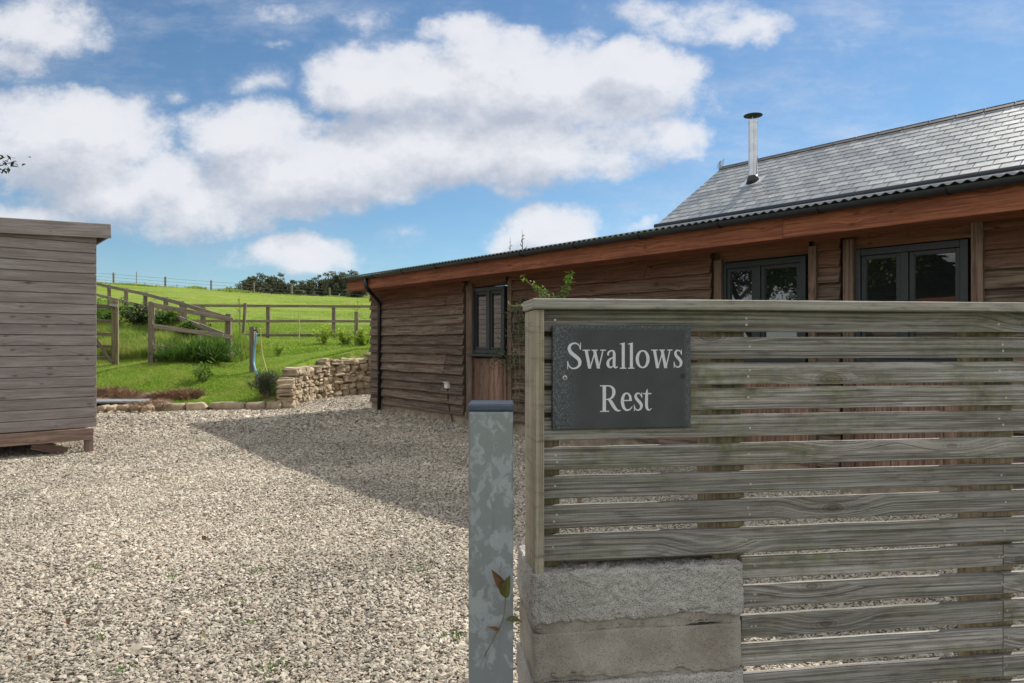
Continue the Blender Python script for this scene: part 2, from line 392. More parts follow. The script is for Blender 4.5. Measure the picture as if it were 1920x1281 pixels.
c = N.mix(N.M('MULTIPLY', N.ramp(N.noise(oc, 14, 4), .5, .7), .16), c, (.15, .14, .08))
finish(N, c, .95, N.M('ADD', N.M('MULTIPLY', N.M('SUBTRACT', 1, ag.outputs['Distance']), .6), n3), 1.0, .004)
N = material('fine_concrete'); oc = N.N('ShaderNodeTexCoord').outputs['Object']
n1 = N.noise(oc, 9, 5); n2 = N.noise(oc, 300, 3, .7); n3 = N.noise(oc, 60, 4, .6)
c = N.mix(N.ramp(n1, .3, .7), (.25, .215, .18), (.40, .355, .31)); c = N.mix(N.ramp(n2, .35, .5, .6, 0), c, (.12, .10, .08)); c = N.mix(N.ramp(n3, .55, .7, 0, .3), c, (.46, .43, .39))
finish(N, c, .95, N.M('ADD', n2, n3), .8, .002)
# wall stone
N = material('granite_stone'); oc = N.N('ShaderNodeTexCoord').outputs['Object']; rnd = N.N('ShaderNodeAttribute', attribute_name='rnd').outputs['Fac']
n1 = N.noise(oc, 6, 5); n2 = N.noise(oc, 40, 4, .7)
c = N.mix(rnd, (.34, .275, .19), (.58, .47, .32)); c = N.mix(N.ramp(n1, .35, .65), N.mix(1, c, (.7, .66, .6), 'MULTIPLY'), c)
c = N.mix(N.ramp(n2, .55, .7, 0, .5), c, (.16, .14, .11)); c = N.mix(N.ramp(N.noise(oc, 11, 4), .58, .7, 0, .4), c, (.42, .43, .40))
finish(N, c, .9, N.M('ADD', n2, n1), .8, .02)
# gravel stones and bed
N = material('gravel_stone'); ri = N.N('ShaderNodeObjectInfo').outputs['Random']; oc = N.N('ShaderNodeTexCoord').outputs['Object']
cr = N.N('ShaderNodeValToRGB', {0: ri}); e = cr.color_ramp
pts = [(0, (.14, .115, .095)), (.08, (.25, .215, .175)), (.25, (.36, .31, .24)), (.55, (.50, .45, .355)), (.8, (.60, .55, .45)), (.95, (.42, .31, .23)), (1, (.72, .68, .60))]
e.elements[0].position = 0; e.elements[0].color = (*pts[0][1], 1); e.elements[1].position = 1; e.elements[1].color = (*pts[-1][1], 1)
for p_, c_ in pts[1:-1]:
    k = e.elements.new(p_); k.color = (*c_, 1)
wp = N.N('ShaderNodeNewGeometry').outputs['Position']
big = N.ramp(N.noise(wp, .55, 4, .6), .32, .66, .70, 1.08)
c = N.mix(1, cr.outputs[0], N.N('ShaderNodeCombineXYZ', {0: big, 1: big, 2: big}).outputs[0], 'MULTIPLY')
c = N.mix(N.ramp(N.noise(wp, 160, 3), .45, .7, 0, .3), c, (.36, .32, .26))
finish(N, c, .88)
N = material('gravel_bed'); wp = N.N('ShaderNodeNewGeometry').outputs['Position']
vo = N.N('ShaderNodeTexVoronoi', {'Vector': wp, 'Scale': 52.0}); rc = N.N('ShaderNodeSeparateColor', {0: vo.outputs['Color']}).outputs[0]
c = N.mix(rc, (.10, .088, .075), (.30, .265, .225)); c = N.mix(N.ramp(vo.outputs['Distance'], .35, .7), c, (.05, .043, .036))
finish(N, c, .95, N.M('SUBTRACT', 1, vo.outputs['Distance']), 1, .012)
# terrain
N = material('field_ground'); wp = N.N('ShaderNodeNewGeometry').outputs['Position']; sp_ = N.N('ShaderNodeSeparateXYZ', {0: wp})
n1 = N.noise(N.scale(wp, (.35, .8, 1)), .35, 6, .65); n2 = N.noise(wp, 3.5, 5, .65); n3 = N.noise(wp, 22, 4, .7)
c = N.mix(N.ramp(n1, .35, .65), (.15, .235, .03), (.235, .325, .045)); c = N.mix(N.ramp(n2, .38, .66), c, N.mix(1, c, (.55, .6, .5), 'MULTIPLY'))
row_ = N.noise(N.scale(wp, (.06, .5, 1)), 1.0, 6, .7); c = N.mix(N.ramp(row_, .4, .65, 0, .55), c, (.28, .31, .10))
c = N.mix(N.ramp(n3, .5, .75, 0, .55), c, (.27, .30, .09)); c = N.mix(N.ramp(N.noise(N.scale(wp, (.5, 1.6, 1)), .9, 4), .58, .72, 0, .5), c, (.26, .26, .09))
finish(N, c, .95, N.M('ADD', n3, n2), .6, .1, **{'Specular IOR Level': .02})
def foliage(name, ca, cb, tr=.35, cc=None, rough=.6):
    N = material(name); rnd = N.N('ShaderNodeAttribute', attribute_name='rnd').outputs['Fac']; wp = N.N('ShaderNodeNewGeometry').outputs['Position']
    c = N.mix(rnd, ca, cb); nz = N.noise(wp, 1.6, 6, .7); c = N.mix(N.ramp(nz, .42, .66, 0, .7), c, cc if cc else tuple(x * .6 for x in ca))
    b = N.N('ShaderNodeBsdfPrincipled', {'Base Color': c, 'Roughness': rough, 'Specular IOR Level': .3})
    t = N.N('ShaderNodeBsdfTranslucent', {'Color': N.mix(1, c, (1.25, 1.3, .7), 'MULTIPLY')})
    m = N.N('ShaderNodeMixShader', {0: tr, 1: b.outputs[0], 2: t.outputs[0]}); N.N('ShaderNodeOutputMaterial', {0: m.outputs[0]})
foliage('lawn_blade', (.12, .23, .03), (.34, .46, .08), .4, (.34, .37, .11))
foliage('rough_blade', (.12, .23, .035), (.30, .38, .09), .35, (.36, .32, .13))
foliage('leaf_yellow', (.20, .32, .05), (.45, .52, .12), .4)
foliage('leaf_green', (.06, .13, .025), (.16, .27, .05), .3)
foliage('leaf_dark', (.018, .036, .012), (.06, .09, .03), .2)
foliage('leaf_far', (.06, .08, .055), (.14, .155, .09), .2, (.10, .085, .05))
foliage('leaf_lavender', (.05, .075, .04), (.16, .19, .13), .2)
foliage('leaf_brown', (.12, .065, .035), (.26, .14, .075), .2)
foliage('leaf_straw', (.24, .19, .09), (.42, .34, .17), .3)
foliage('leaf_climber', (.045, .085, .035), (.12, .18, .09), .3)
foliage('sprig_leaf', (.10, .105, .035), (.19, .18, .07), .3)

# =================================================================== TERRAIN
GRAVEL_EDGE = [(-14, 11.0), (-7.2, 11.5), (-6.1, 11.9), (-5.1, 12.15), (-4.08, 12.25), (-4.2, 13.2), (-4.27, 14.2), (-4.05, 15.2), (-3.35, 16.1), (-2.2, 16.9), (0, 17.3)]
def gz(x, y): return .10 * sm(7, 12, y) + (vnoise(np.asarray(x) * .8, np.asarray(y) * .8, 3) - .5) * .03
_GX = np.array([-14, -7.2, -6.1, -5.1, -4.08]); _GY = np.array([11.0, 11.5, 11.9, 12.15, 12.25])
_WY = np.array([12.25, 13.2, 14.2, 15.2, 16.1, 16.9, 17.3, 17.31]); _WX = np.array([-4.08, -4.2, -4.27, -4.05, -3.35, -2.2, 0, 30])
def in_gravel(x, y, mrg=0.0):
    x = np.asarray(x, float); y = np.asarray(y, float)
    a = y < np.interp(x, _GX, _GY) - mrg
    b = (x > np.interp(y, _WY, _WX) + mrg) & (y < 17.3 - mrg) & (x > -4.6)
    c = (y < 12.25 - mrg) & (x > -4.08)
    return np.where(x <= -4.08, a | b, b | c)
CP = []
def cp(px, py, Y):
    p = at(px, py, Y); CP.append((p.x, p.y, p.z))
for x in (-20, -14, -9): CP += [(x, 11.4, .12), (x, 7, .0)]
for x in (-7.2, -6.1, -5.1, -4.5): CP.append((x, 12.3, .18))
CP += [(-5.0, 12.8, .28), (-4.55, 12.7, .33), (-4.6, 13.3, .55), (-5.2, 13.6, .47)]
cp(215, 688, 15.6); cp(284, 684, 15.3); cp(352, 690, 14.9); cp(427, 684, 16.7); cp(473, 703, 14.6); cp(390, 722, 13.5); cp(240, 715, 13.6)
cp(570, 681, 14.3); cp(607, 669, 15.3); cp(689, 659, 16.4); cp(740, 656, 17.4); CP += [(0, 18, .9), (8, 18, .9), (20, 18, 1.0)]
cp(503, 640, 23); cp(626, 638, 23); cp(700, 637, 23); cp(850, 637, 23); cp(440, 640, 22); cp(560, 656, 19); cp(640, 652, 19.5); cp(500, 668, 18)
cp(204, 588, 25); cp(272, 592, 22.4); cp(340, 612, 20); cp(380, 645, 18.3); cp(230, 622, 20.5); cp(250, 650, 17.8); cp(320, 655, 17.2); cp(180, 600, 21)
cp(100, 560, 28); cp(340, 590, 27); cp(440, 606, 30); cp(600, 608, 32); cp(700, 610, 33); cp(900, 612, 33)
for px, py in ((-900, 505), (-300, 515), (60, 524), (200, 533.5), (300, 540), (400, 547), (560, 556), (700, 564), (900, 572), (1300, 585), (2100, 600)): cp(px, py, 80)
for px, py in ((-300, 545), (200, 560), (400, 572), (700, 585), (1300, 600)): cp(px, py, 48)
for x in (-160, -90, -50, -20, 10, 60, 140): CP.append((x, 120, 5.2)); CP.append((x, 170, 3.0))
for x in (-60, -30, 30, 60): CP += [(x, -20, 0), (x, 5, 0)]
CP += [(30, 30, 1.2), (60, 40, 1.5), (-60, 30, 3.2)]
CP = np.array(CP); _S = .5
def _k(d): return np.sqrt(d * d + _S)
_d = np.hypot(CP[:, None, 0] - CP[None, :, 0], CP[:, None, 1] - CP[None, :, 1])
_A = _k(_d); _n = len(CP); _P = np.c_[np.ones(_n), CP[:, :2]]
_L = np.block([[_A + np.eye(_n) * 1e-3, _P], [_P.T, np.zeros((3, 3))]])
_w = np.linalg.solve(_L, np.r_[CP[:, 2], 0, 0, 0])
def hill(x, y):
    x = np.asarray(x, float); y = np.asarray(y, float); sh = x.shape; X = x.ravel(); Y = y.ravel(); out = np.empty(len(X))
    for i in range(0, len(X), 20000):
        a = X[i:i + 20000]; b = Y[i:i + 20000]
        out[i:i + 20000] = _k(np.hypot(a[:, None] - CP[None, :, 0], b[:, None] - CP[None, :, 1])) @ _w[:_n] + _w[_n] + _w[_n + 1] * a + _w[_n + 2] * b
    out += (vnoise(X * 1.3, Y * 1.3, 5) - .5) * .10 * sm(12.8, 14.5, Y) + (vnoise(X * .15, Y * .15, 9) - .5) * .5 * sm(26, 40, Y) * (1 - sm(70, 78, Y))
    return out.reshape(sh)
def ground(x, y):
    x = np.asarray(x, float); y = np.asarray(y, float)
    g = gz(x, y) - .035
    flat = in_gravel(x, y) | (y < 9)
    far = sm(180, 230, np.hypot(x, y))
    h = hill(x, np.minimum(y, 200)) * (1 - far) + 1.5 * far
    return np.where(flat, g, h)
def gh(x, y): return float(ground(np.array([x]), np.array([y]))[0])
xs = np.concatenate([np.linspace(-1500, -220, 12), np.linspace(-200, -30, 50), np.arange(-28, -17, .5), np.arange(-16.5, -.1, .11), np.arange(0, 22, .8), np.linspace(24, 200, 40), np.linspace(240, 1500, 10)])
ys = np.concatenate([np.linspace(-400, -20, 8), np.arange(-16, 10.5, 1.5), np.arange(10.8, 27, .11), np.arange(27.4, 84, .7), np.linspace(86, 200, 60), np.linspace(230, 2000, 14)])
GX, GY = np.meshgrid(xs, ys, indexing='ij'); GZ = ground(GX, GY)
idx = np.arange(GX.size).reshape(GX.shape)
fq = np.stack([idx[:-1, :-1].ravel(), idx[1:, :-1].ravel(), idx[1:, 1:].ravel(), idx[:-1, 1:].ravel()], 1)
tag(npmesh('field_ground', np.stack([GX.ravel(), GY.ravel(), GZ.ravel()], 1), fq, 'field_ground', smooth=True), kind='structure')
# gravel bed sheet
xs = np.arange(-14, 14.01, .1); ys = np.arange(-3, 17.3, .1); GX, GY = np.meshgrid(xs, ys, indexing='ij')
idx = np.arange(GX.size).reshape(GX.shape); fq = np.stack([idx[:-1, :-1].ravel(), idx[1:, :-1].ravel(), idx[1:, 1:].ravel(), idx[:-1, 1:].ravel()], 1)
cx = GX.ravel()[fq].mean(1); cy = GY.ravel()[fq].mean(1); fq = fq[in_gravel(cx, cy, .0)]
used, inv = np.unique(fq.ravel(), return_inverse=True)
vv = np.stack([GX.ravel(), GY.ravel(), gz(GX, GY).ravel()], 1)[used]
tag(npmesh('gravel_drive', vv, inv.reshape(fq.shape), 'gravel_bed', smooth=True), kind='structure')

# loose chippings: one uncountable spread, instanced from small faceted stones
def gravel_group(nvar=6):
    g = bpy.data.node_groups.new('chippings', 'GeometryNodeTree')
    g.interface.new_socket('Geometry', in_out='INPUT', socket_type='NodeSocketGeometry'); g.interface.new_socket('Geometry', in_out='OUTPUT', socket_type='NodeSocketGeometry')
    G = NT(g); gi = G.N('NodeGroupInput'); go = G.N('NodeGroupOutput')
    join = G.N('GeometryNodeGeometryToInstance')
    for i in range(nvar):
        ico = G.N('GeometryNodeMeshIcoSphere', {'Radius': .5, 'Subdivisions': 1 if i % 3 else 2})
        pos = G.N('GeometryNodeInputPosition').outputs[0]
        nz = G.N('ShaderNodeTexNoise', {'Vector': G.V('ADD', pos, (i * 7.1, i * 3.3, i)), 'Scale': 1.6, 'Detail': 1.0}).outputs['Color']
        off = G.V('MULTIPLY', G.V('SUBTRACT', nz, (.5, .5, .5)), (1.0, 1.0, .8))
        sp = G.N('GeometryNodeSetPosition', {'Geometry': ico.outputs[0], 'Offset': off})
        mt = G.N('GeometryNodeSetMaterial', {'Geometry': sp.outputs[0]}); mt.inputs['Material'].default_value = MAT['gravel_stone']
        fl = G.N('GeometryNodeSetShadeSmooth', {'Geometry': mt.outputs[0], 'Shade Smooth': False})
        g.links.new(fl.outputs[0], join.inputs[0])
    rot = G.N('GeometryNodeInputNamedAttribute', {'Name': 'rot'}, data_type='FLOAT_VECTOR').outputs[0]
    sca = G.N('GeometryNodeInputNamedAttribute', {'Name': 'sca'}, data_type='FLOAT_VECTOR').outputs[0]
    iop = G.N('GeometryNodeInstanceOnPoints', {'Points': gi.outputs[0], 'Instance': join.outputs[0], 'Pick Instance': True, 'Rotation': rot, 'Scale': sca})
    G.l.new(iop.outputs[0], go.inputs[0]); return g
def pts_object(name, P, R, S, group):
    me = bpy.data.meshes.new(name); me.vertices.add(len(P)); me.vertices.foreach_set('co', P.astype(np.float32).ravel())
    for nm, arr in (('rot', R), ('sca', S)):
        a = me.attributes.new(nm, 'FLOAT_VECTOR', 'POINT'); a.data.foreach_set('vector', arr.astype(np.float32).ravel())
    me.materials.append(MAT['gravel_stone'])
    o = bpy.data.objects.new(name, me); COL.objects.link(o); m = o.modifiers.new('scatter', 'NODES'); m.node_group = group; return o
def scatter(ylo, yhi, n):
    y = rng.uniform(ylo, yhi, n); lim = .80 * y + .3; x = rng.uniform(-lim, np.minimum(lim, 4.2)); return x, y
PX = []; PY = []; SZ = []
for ylo, yhi, dens, s0 in ((1.0, 4, 13500, .0136), (4, 6.5, 9500, .0148), (6.5, 9.5, 5600, .0190), (9.5, 16.5, 2600, .027)):
    A = (yhi - ylo) * (.8 * (ylo + yhi) / 2 + .3 + min(.8 * (ylo + yhi) / 2 + .3, 4.2))
    if ylo >= 9.5: A *= .62
    n = int(A * dens); x, y = scatter(ylo, yhi, n)
    if ylo >= 9.5: k = (x > -8) & (x < 1.5); x = x[k]; y = y[k]
    k = in_gravel(x, y, .03); x = x[k]; y = y[k]
    # nothing under the timber building
    wq = x * M2.x + y * M2.y; k = wq < 6.33; k2 = (x * D2.x + y * D2.y) > 11.4; k = k | k2; x = x[k]; y = y[k]
    PX.append(x); PY.append(y); SZ.append(s0 * np.exp(rng.normal(0, .30, len(x))))
x = np.concatenate(PX); y = np.concatenate(PY); s = np.concatenate(SZ)
P = np.stack([x, y, gz(x, y) + rng.uniform(-.002, .010, len(x))], 1)
R = np.stack([rng.normal(0, .38, len(x)), rng.normal(0, .38, len(x)), rng.uniform(0, 6.28, len(x))], 1)
S = np.stack([s * rng.uniform(1.0, 1.75, len(x)), s * rng.uniform(.65, 1.1, len(x)), s * rng.uniform(.30, .62, len(x))], 1)
tag(pts_object('gravel_stones', P, R, S, gravel_group()), 'loose pale grey and buff stone chippings covering the drive', 'gravel', kind='stuff')
print('stones', len(x))

# =================================================================== GRASS
def blades(name, x, y, h, wd, mat, lean=.35, base=None):
    n = len(x); z = ground(x, y) if base is None else base
    a = rng.uniform(0, 2 * np.pi, n); b = rng.uniform(0, 2 * np.pi, n); h = h * rng.uniform(.6, 1.3, n)
    dx = np.cos(a) * wd / 2; dy = np.sin(a) * wd / 2; lx = np.cos(b) * h * lean * rng.uniform(.3, 1.6, n); ly = np.sin(b) * h * lean * rng.uniform(.3, 1.6, n)
    v = np.empty((n, 5, 3)); z0 = z - .01
    v[:, 0] = np.stack([x - dx, y - dy, z0], 1); v[:, 1] = np.stack([x + dx, y + dy, z0], 1)
    v[:, 2] = np.stack([x + dx * .8 + lx * .35, y + dy * .8 + ly * .35, z + h * .6], 1); v[:, 3] = np.stack([x - dx * .8 + lx * .35, y - dy * .8 + ly * .35, z + h * .6], 1)
    v[:, 4] = np.stack([x + lx, y + ly, z + h], 1)
    i = np.arange(n) * 5; f = np.concatenate([np.stack([i, i + 1, i + 2], 1), np.stack([i, i + 2, i + 3], 1), np.stack([i + 3, i + 2, i + 4], 1)])
    r = rng.uniform(0, 1, n); return npmesh(name, v.reshape(-1, 3), f, mat, np.concatenate([r, r, r]))
def lawn_pts(n, xlo, xhi, ylo, yhi):
    x = rng.uniform(xlo, xhi, n); y = rng.uniform(ylo, yhi, n); k = ~in_gravel(x, y, -.30) | ((x < -4.5) & ~in_gravel(x, y, -.10)); x = x[k]; y = y[k]
    k = (x > -.66 * y - 1) & (x < -.17 * y - .2); return x[k], y[k]
x, y = lawn_pts(420000, -13, -2.6, 11.9, 19)
bare = (x < -5.6) & (y < 12.9 + (x + 7) * .0) & (vnoise(x * 3, y * 3, 4) + (x + 6.6) * .25 < .8); x = x[~bare]; y = y[~bare]
tag(blades('lawn_grass', x, y, .045 + .035 * sm(15, 18, y), .010, 'lawn_blade', .7), 'short bright green lawn grass above the kerb stones', 'grass', kind='stuff')
x, y = lawn_pts(260000, -18, -3, 18, 30)
tag(blades('field_grass', x, y, .10, .022, 'lawn_blade', .6), 'green pasture grass behind and around the rail fences', 'grass', kind='stuff')
x, y = lawn_pts(200000, -18, -6.6, 15.6, 22)
k = (vnoise(x * .9, y * .9, 8) > .40) & (y > 15.7 + vnoise(x * 2, y, 2) * .9) & (y < 25 + (x + 14) * -1.05 + 1); x = x[k]; y = y[k]
tag(blades('rough_grass', x, y, .10 + .26 * vnoise(x * 1.7, y * 1.7, 6), .016, 'rough_blade', .5), 'long rough grass and weeds on the bank behind the gate', 'rough grass', kind='stuff')
x = rng.uniform(-60, 0, 60000); y = 80 + rng.normal(0, 1.2, 60000); k = vnoise(x * .7, y * .2, 3) > .25; x = x[k]; y = y[k]
tag(blades('hilltop_grass', x, y, .12 + .45 * vnoise(x * .5, y * 0, 12) ** 3, .09, 'rough_blade', .5), 'ragged tufts of grass along the crest of the field', 'grass', kind='stuff')

# =================================================================== LONG TIMBER BUILDING (lodge)
C0 = at(697, CY, 12.35); C0.z = 0                       # far left corner on the ground
WALL_W = C0.x * M2.x + C0.y * M2.y                      # distance of the wall plane from the camera
def fx(t, out=0.0, z=0.0): return C0 - D2 * t + N2 * out + Vector((0, 0, z))
def tpx(px, out=0.0):
    s_ = (px - CX) / F; p = C0 + N2 * out
    return (s_ * p.y - p.x) / (-D2.x + s_ * D2.y)
lodge = thing('timber_lodge', C0, 'long low timber-clad building with orange fascia boards and a slate roof', 'building')
AX = (-D2, N2, Vector((0, 0, 1)))
END_T = 13.5
T1a, T1b = tpx(873), tpx(958); W1a, W1b = tpx(889), tpx(950)
W2a, W2b = tpx(1357), tpx(1515); W3a, W3b = tpx(1605), tpx(1819)
print('windows', W1a, W1b, W2a, W2b, W3a, W3b, 'wallw', WALL_W)
HEAD = 2.06
# body behind the cladding
mb = MB()
for a, b in ((.04, W1a - .02), (W1b + .02, W2a - .02), (W2b + .02, W3a - .02), (W3b + .02, END_T)):
    mb.box(fx((a + b) / 2, -.15, 1.15), AX, (b - a, .22, 2.3), .5)
for a, b in ((W1a, W1b), (W2a, W2b), (W3a, W3b)):
    mb.box(fx((a + b) / 2, -.15, .52), AX, (b - a, .22, 1.0), .5); mb.box(fx((a + b) / 2, -.15, HEAD + .14), AX, (b - a, .22, .2), .5)
mb.box(fx(.15, -3.1, 1.2), (D2, M2, Vector((0, 0, 1))), (.2, 5.7, 2.4), .5)
mb.build('wall', 'trim_wood', lodge)
# waney-edge boards
def cladding(t0, t1, z0=.22, z1=2.32, pitch=.145, seed=1):
    mb = MB(); n = max(2, int((t1 - t0) / .11)); z = z0; row = 0; rs = random.Random(seed * 77)
    while z < z1:
        # break long rows into separate boards
        cuts = [t0]; 
        while cuts[-1] < t1:
            cuts.append(cuts[-1] + rs.uniform(2.2, 3.8))
        cuts[-1] = t1
        if len(cuts) > 2 and cuts[-1] - cuts[-2] < .4: cuts.pop(-2)
        for a, b in zip(cuts[:-1], cuts[1:]):
            r = rs.random(); m = max(2, int((b - a) / .10)); ph = rs.uniform(0, 100); am = rs.uniform(.004, .015); tl = rs.uniform(.038, .056)
            base = len(mb.v)
            for i in range(m + 1):
                t = a + .004 + (b - a - .008) * i / m
                lo = z + (float(vnoise(t * 1.7 + ph, 0)) - .5) * am * 1.5 + (float(vnoise(t * 7 + ph, 3)) - .5) * am * .8
                hi = z + pitch + .03; k = i / m
                for (o_, zz) in ((-.02, lo + .006), (tl + .012, lo + .001), (tl + .011, lo + .012), (.008, hi), (.0, hi)):
                    mb.v.append(fx(t, o_, zz))
            for i in range(m):
                u0 = (b - a) * i / m + r * 37; u1 = (b - a) * (i + 1) / m + r * 37
                for q, (va, vb) in enumerate(((0, .02), (.02, .032), (.032, pitch + .05), (pitch + .05, pitch + .06))):
                    A = base + i * 5 + q; mb.face([A, A + 5, A + 6, A + 1], [(u0, va + r * 91), (u1, va + r * 91), (u1, vb + r * 91), (u0, vb + r * 91)], r)
            mb.face([base + q for q in range(5)], None, r); mb.face([base + m * 5 + q for q in range(5)][::-1], None, r)
        z += pitch * rs.uniform(.93, 1.07); row += 1
    return mb
segs = ((.0, T1a, 1), (T1b, tpx(1338), 2), (tpx(1530), tpx(1580), 3), (tpx(1843), END_T, 4))
for a, b, sd in segs: cladding(a + .003, b - .003, seed=sd).build('cladding', 'clad_wood', lodge)
# upright boards under the windows, short boards above
for a, b, z0, z1 in ((T1a + .09, T1b - .07, .2, 1.06), (W2a - .03, W2b + .03, .2, 1.06), (W3a - .03, W3b + .03, .2, 1.06)):
    mb = MB(); t = a; 
    while t < b - .01:
        wd = min(random.uniform(.09, .14), b - t); mb.box(fx(t + wd / 2, random.uniform(.012, .022), (z0 + z1) / 2), (Vector((0, 0, 1)), -D2, N2), (z1 - z0, wd - .004, .024)); t += wd
    mb.build('upright_boarding', 'panel_wood', lodge, bevel=.003)
for a, b in ((W1a - .04, W1b + .01), (W2a - .02, W2b + .02), (W3a - .02, W3b + .02)):
    mb = MB(); mb.box(fx((a + b) / 2, .012, HEAD + .115), AX, (b - a, .028, .19)); mb.build('head_board', 'clad_wood', lodge)
# window trims, each an upright post
def upright(px0, px1, z0=.18, z1=2.22, out=.075):
    a = tpx(px0, out); b = tpx(px1, out); mb = MB(); mb.box(fx((a + b) / 2, out / 2 - .01, (z0 + z1) / 2), (Vector((0, 0, 1)), -D2, N2), (z1 - z0, b - a, out + .02))
    mb.build('window_post', 'trim_wood', lodge, bevel=.004)
upright(873.5, 884.5, z1=2.12); upright(951, 958.5, z1=2.12, out=.06); upright(1338, 1352, z1=2.10); upright(1515, 1530, z1=2.14); upright(1580, 1600, z1=2.16); upright(1820, 1843, z1=2.2)
# windows
def window(a, b, z0, z1, mull):
    fr = MB(); fw = .055; o = .012; c = (a + b) / 2; H = z1 - z0
    for t in (a + fw / 2, b - fw / 2): fr.box(fx(t, o, (z0 + z1) / 2), (Vector((0, 0, 1)), -D2, N2), (H, fw, .07), .5)
    for z in (z0 + fw / 2, z1 - fw / 2): fr.box(fx(c, o, z), AX, (b - a - 2 * fw - .002, .068, fw), .5)
    m = a + (b - a) * mull; fr.box(fx(m, o, (z0 + z1) / 2), (Vector((0, 0, 1)), -D2, N2), (H - 2 * fw - .002, .06, .066), .5)
    win = fr.build('window', 'anthracite', lodge, bevel=.004)
    XF[win.name] = XF[lodge.name]
    for p, q in ((a + fw, m - .03), (m + .03, b - fw)):
        s_ = MB(); sw = .032; i0, i1 = p + .003, q - .003; j0, j1 = z0 + fw + .003, z1 - fw - .003
        for t in (i0 + sw / 2, i1 - sw / 2): s_.box(fx(t, .004, (j0 + j1) / 2), (Vector((0, 0, 1)), -D2, N2), (j1 - j0, sw, .055), .5)
        for z in (j0 + sw / 2, j1 - sw / 2): s_.box(fx((i0 + i1) / 2, .004, z), AX, (i1 - i0 - 2 * sw - .002, .053, sw), .5)
        s_.build('sash', 'anthracite', win, bevel=.003)
        g = MB(); g.box(fx((i0 + i1) / 2, .004, (j0 + j1) / 2), AX, (i1 - i0 - 2 * sw + .004, .012, j1 - j0 - 2 * sw + .004), .5); g.build('pane', 'glass', win)
    sl_ = MB(); sl_.box(fx(c, .04, z0 - .022), AX, (b - a + .05, .13, .035), .5); sl_.build('window_sill', 'anthracite', win, bevel=.006)
window(W1a, W1b, 1.13, HEAD, .52); window(W2a, W2b, 1.1, HEAD + .005, .45); window(W3a, W3b, 1.1, HEAD + .01, .47)
# plinth
mb = MB(); mb.box(fx(END_T / 2 + .02, -.012, .12), AX, (END_T, .04, .28)); mb.build('plinth', 'plinth', lodge)
# eaves
OV = .46; EZ = 2.412
LEFT_T = -.03
RT = END_T
mb = MB()
cuts = [LEFT_T, tpx(1468, OV), RT]
zf0, zf1 = 2.175, 2.36
for a, b in zip(cuts[:-1], cuts[1:]): mb.box(fx((a + b) / 2, OV - .012, (zf0 + zf1) / 2), AX, (b - a - .003, .025, zf1 - zf0))
mb.build('fascia', 'fascia_wood', lodge, bevel=.002)
mb = MB()
for i in range(3):
    o0 = .03 + i * .137; mb.box(fx((LEFT_T + RT) / 2, o0 + .067, zf0 + .016 + .0 * i), AX, (RT - LEFT_T - .01, .132, .018))
mb.build('soffit', 'fascia_wood', lodge)
mb = MB(); mb.box(fx(LEFT_T + .012, OV / 2 - .02, 2.26), (M2, D2, Vector((0, 0, 1))), (OV - .02, .022, .17)); mb.build('end_fascia', 'fascia_wood', lodge)
# gutter: half round
mb = MB(); n = 9; go_ = OV + .052; gr_ = .048; L0, L1 = LEFT_T - .02, RT; base = len(mb.v); NS = 60
for i in range(NS + 1):
    t = L0 + (L1 - L0) * i / NS
    for k in range(n + 1):
        an = math.pi + math.pi * k / n
        mb.v.append(fx(t, go_ + gr_ * math.cos(an), EZ - .028 + gr_ * math.sin(an) * .95))
    for k in range(n + 1):
        an = 2 * math.pi - math.pi * k / n
        mb.v.append(fx(t, go_ + (gr_ - .004) * math.cos(an), EZ - .028 + (gr_ - .004) * math.sin(an) * .95))
q = 2 * (n + 1)
for i in range(NS):
    for k in range(q):
        A = base + i * q + k; B = base + i * q + (k + 1) % q; mb.face([A, B, B + q, A + q], None, .5)
mb.face([base + k for k in range(q)], None, .5)
gt = mb.build('gutter', 'anthracite', lodge, smooth=False)
XF[gt.name] = XF[lodge.name]
for k in range(15):
    mb = MB(); t = .1 + k * .92
    pts = [fx(t, go_ + (gr_ + .004) * math.cos(math.pi + math.pi * j / 8), EZ - .026 + (gr_ + .004) * math.sin(math.pi + math.pi * j / 8)) for j in range(9)]
    mb.tube(pts, .006, 6, .5); mb.bar(pts[0], pts[0] + Vector((0, 0, -.045)) , .03, .008, up=tuple(D2), r=.5); mb.build('gutter_bracket', 'black_plastic', gt)
# downpipe
dpt = tpx(711, .07); dtop = tpx(686, go_)
pipe = [fx(dtop, go_, EZ - .06), fx(dtop, go_, EZ - .21), fx(dtop + .015, go_ - .03, EZ - .25), fx(dpt - .02, .10, EZ - .40), fx(dpt, .072, EZ - .45), fx(dpt, .07, EZ - .6), fx(dpt, .07, gh(fx(dpt, .07).x, fx(dpt, .07).y) - .02)]
mb = MB(); mb.tube(pipe, .034, 12, .5)
for z in (1.95, .75): mb.tube([fx(dpt, .07, z - .02), fx(dpt, .07, z + .02)], .041, 12, .5)
mb.build('downpipe', 'black_plastic', lodge, smooth=True)
# corrugated lean-to roof
ROOF_BACK = 12.3
EDGE_W = WALL_W - OV - .09
zc = EZ - .008
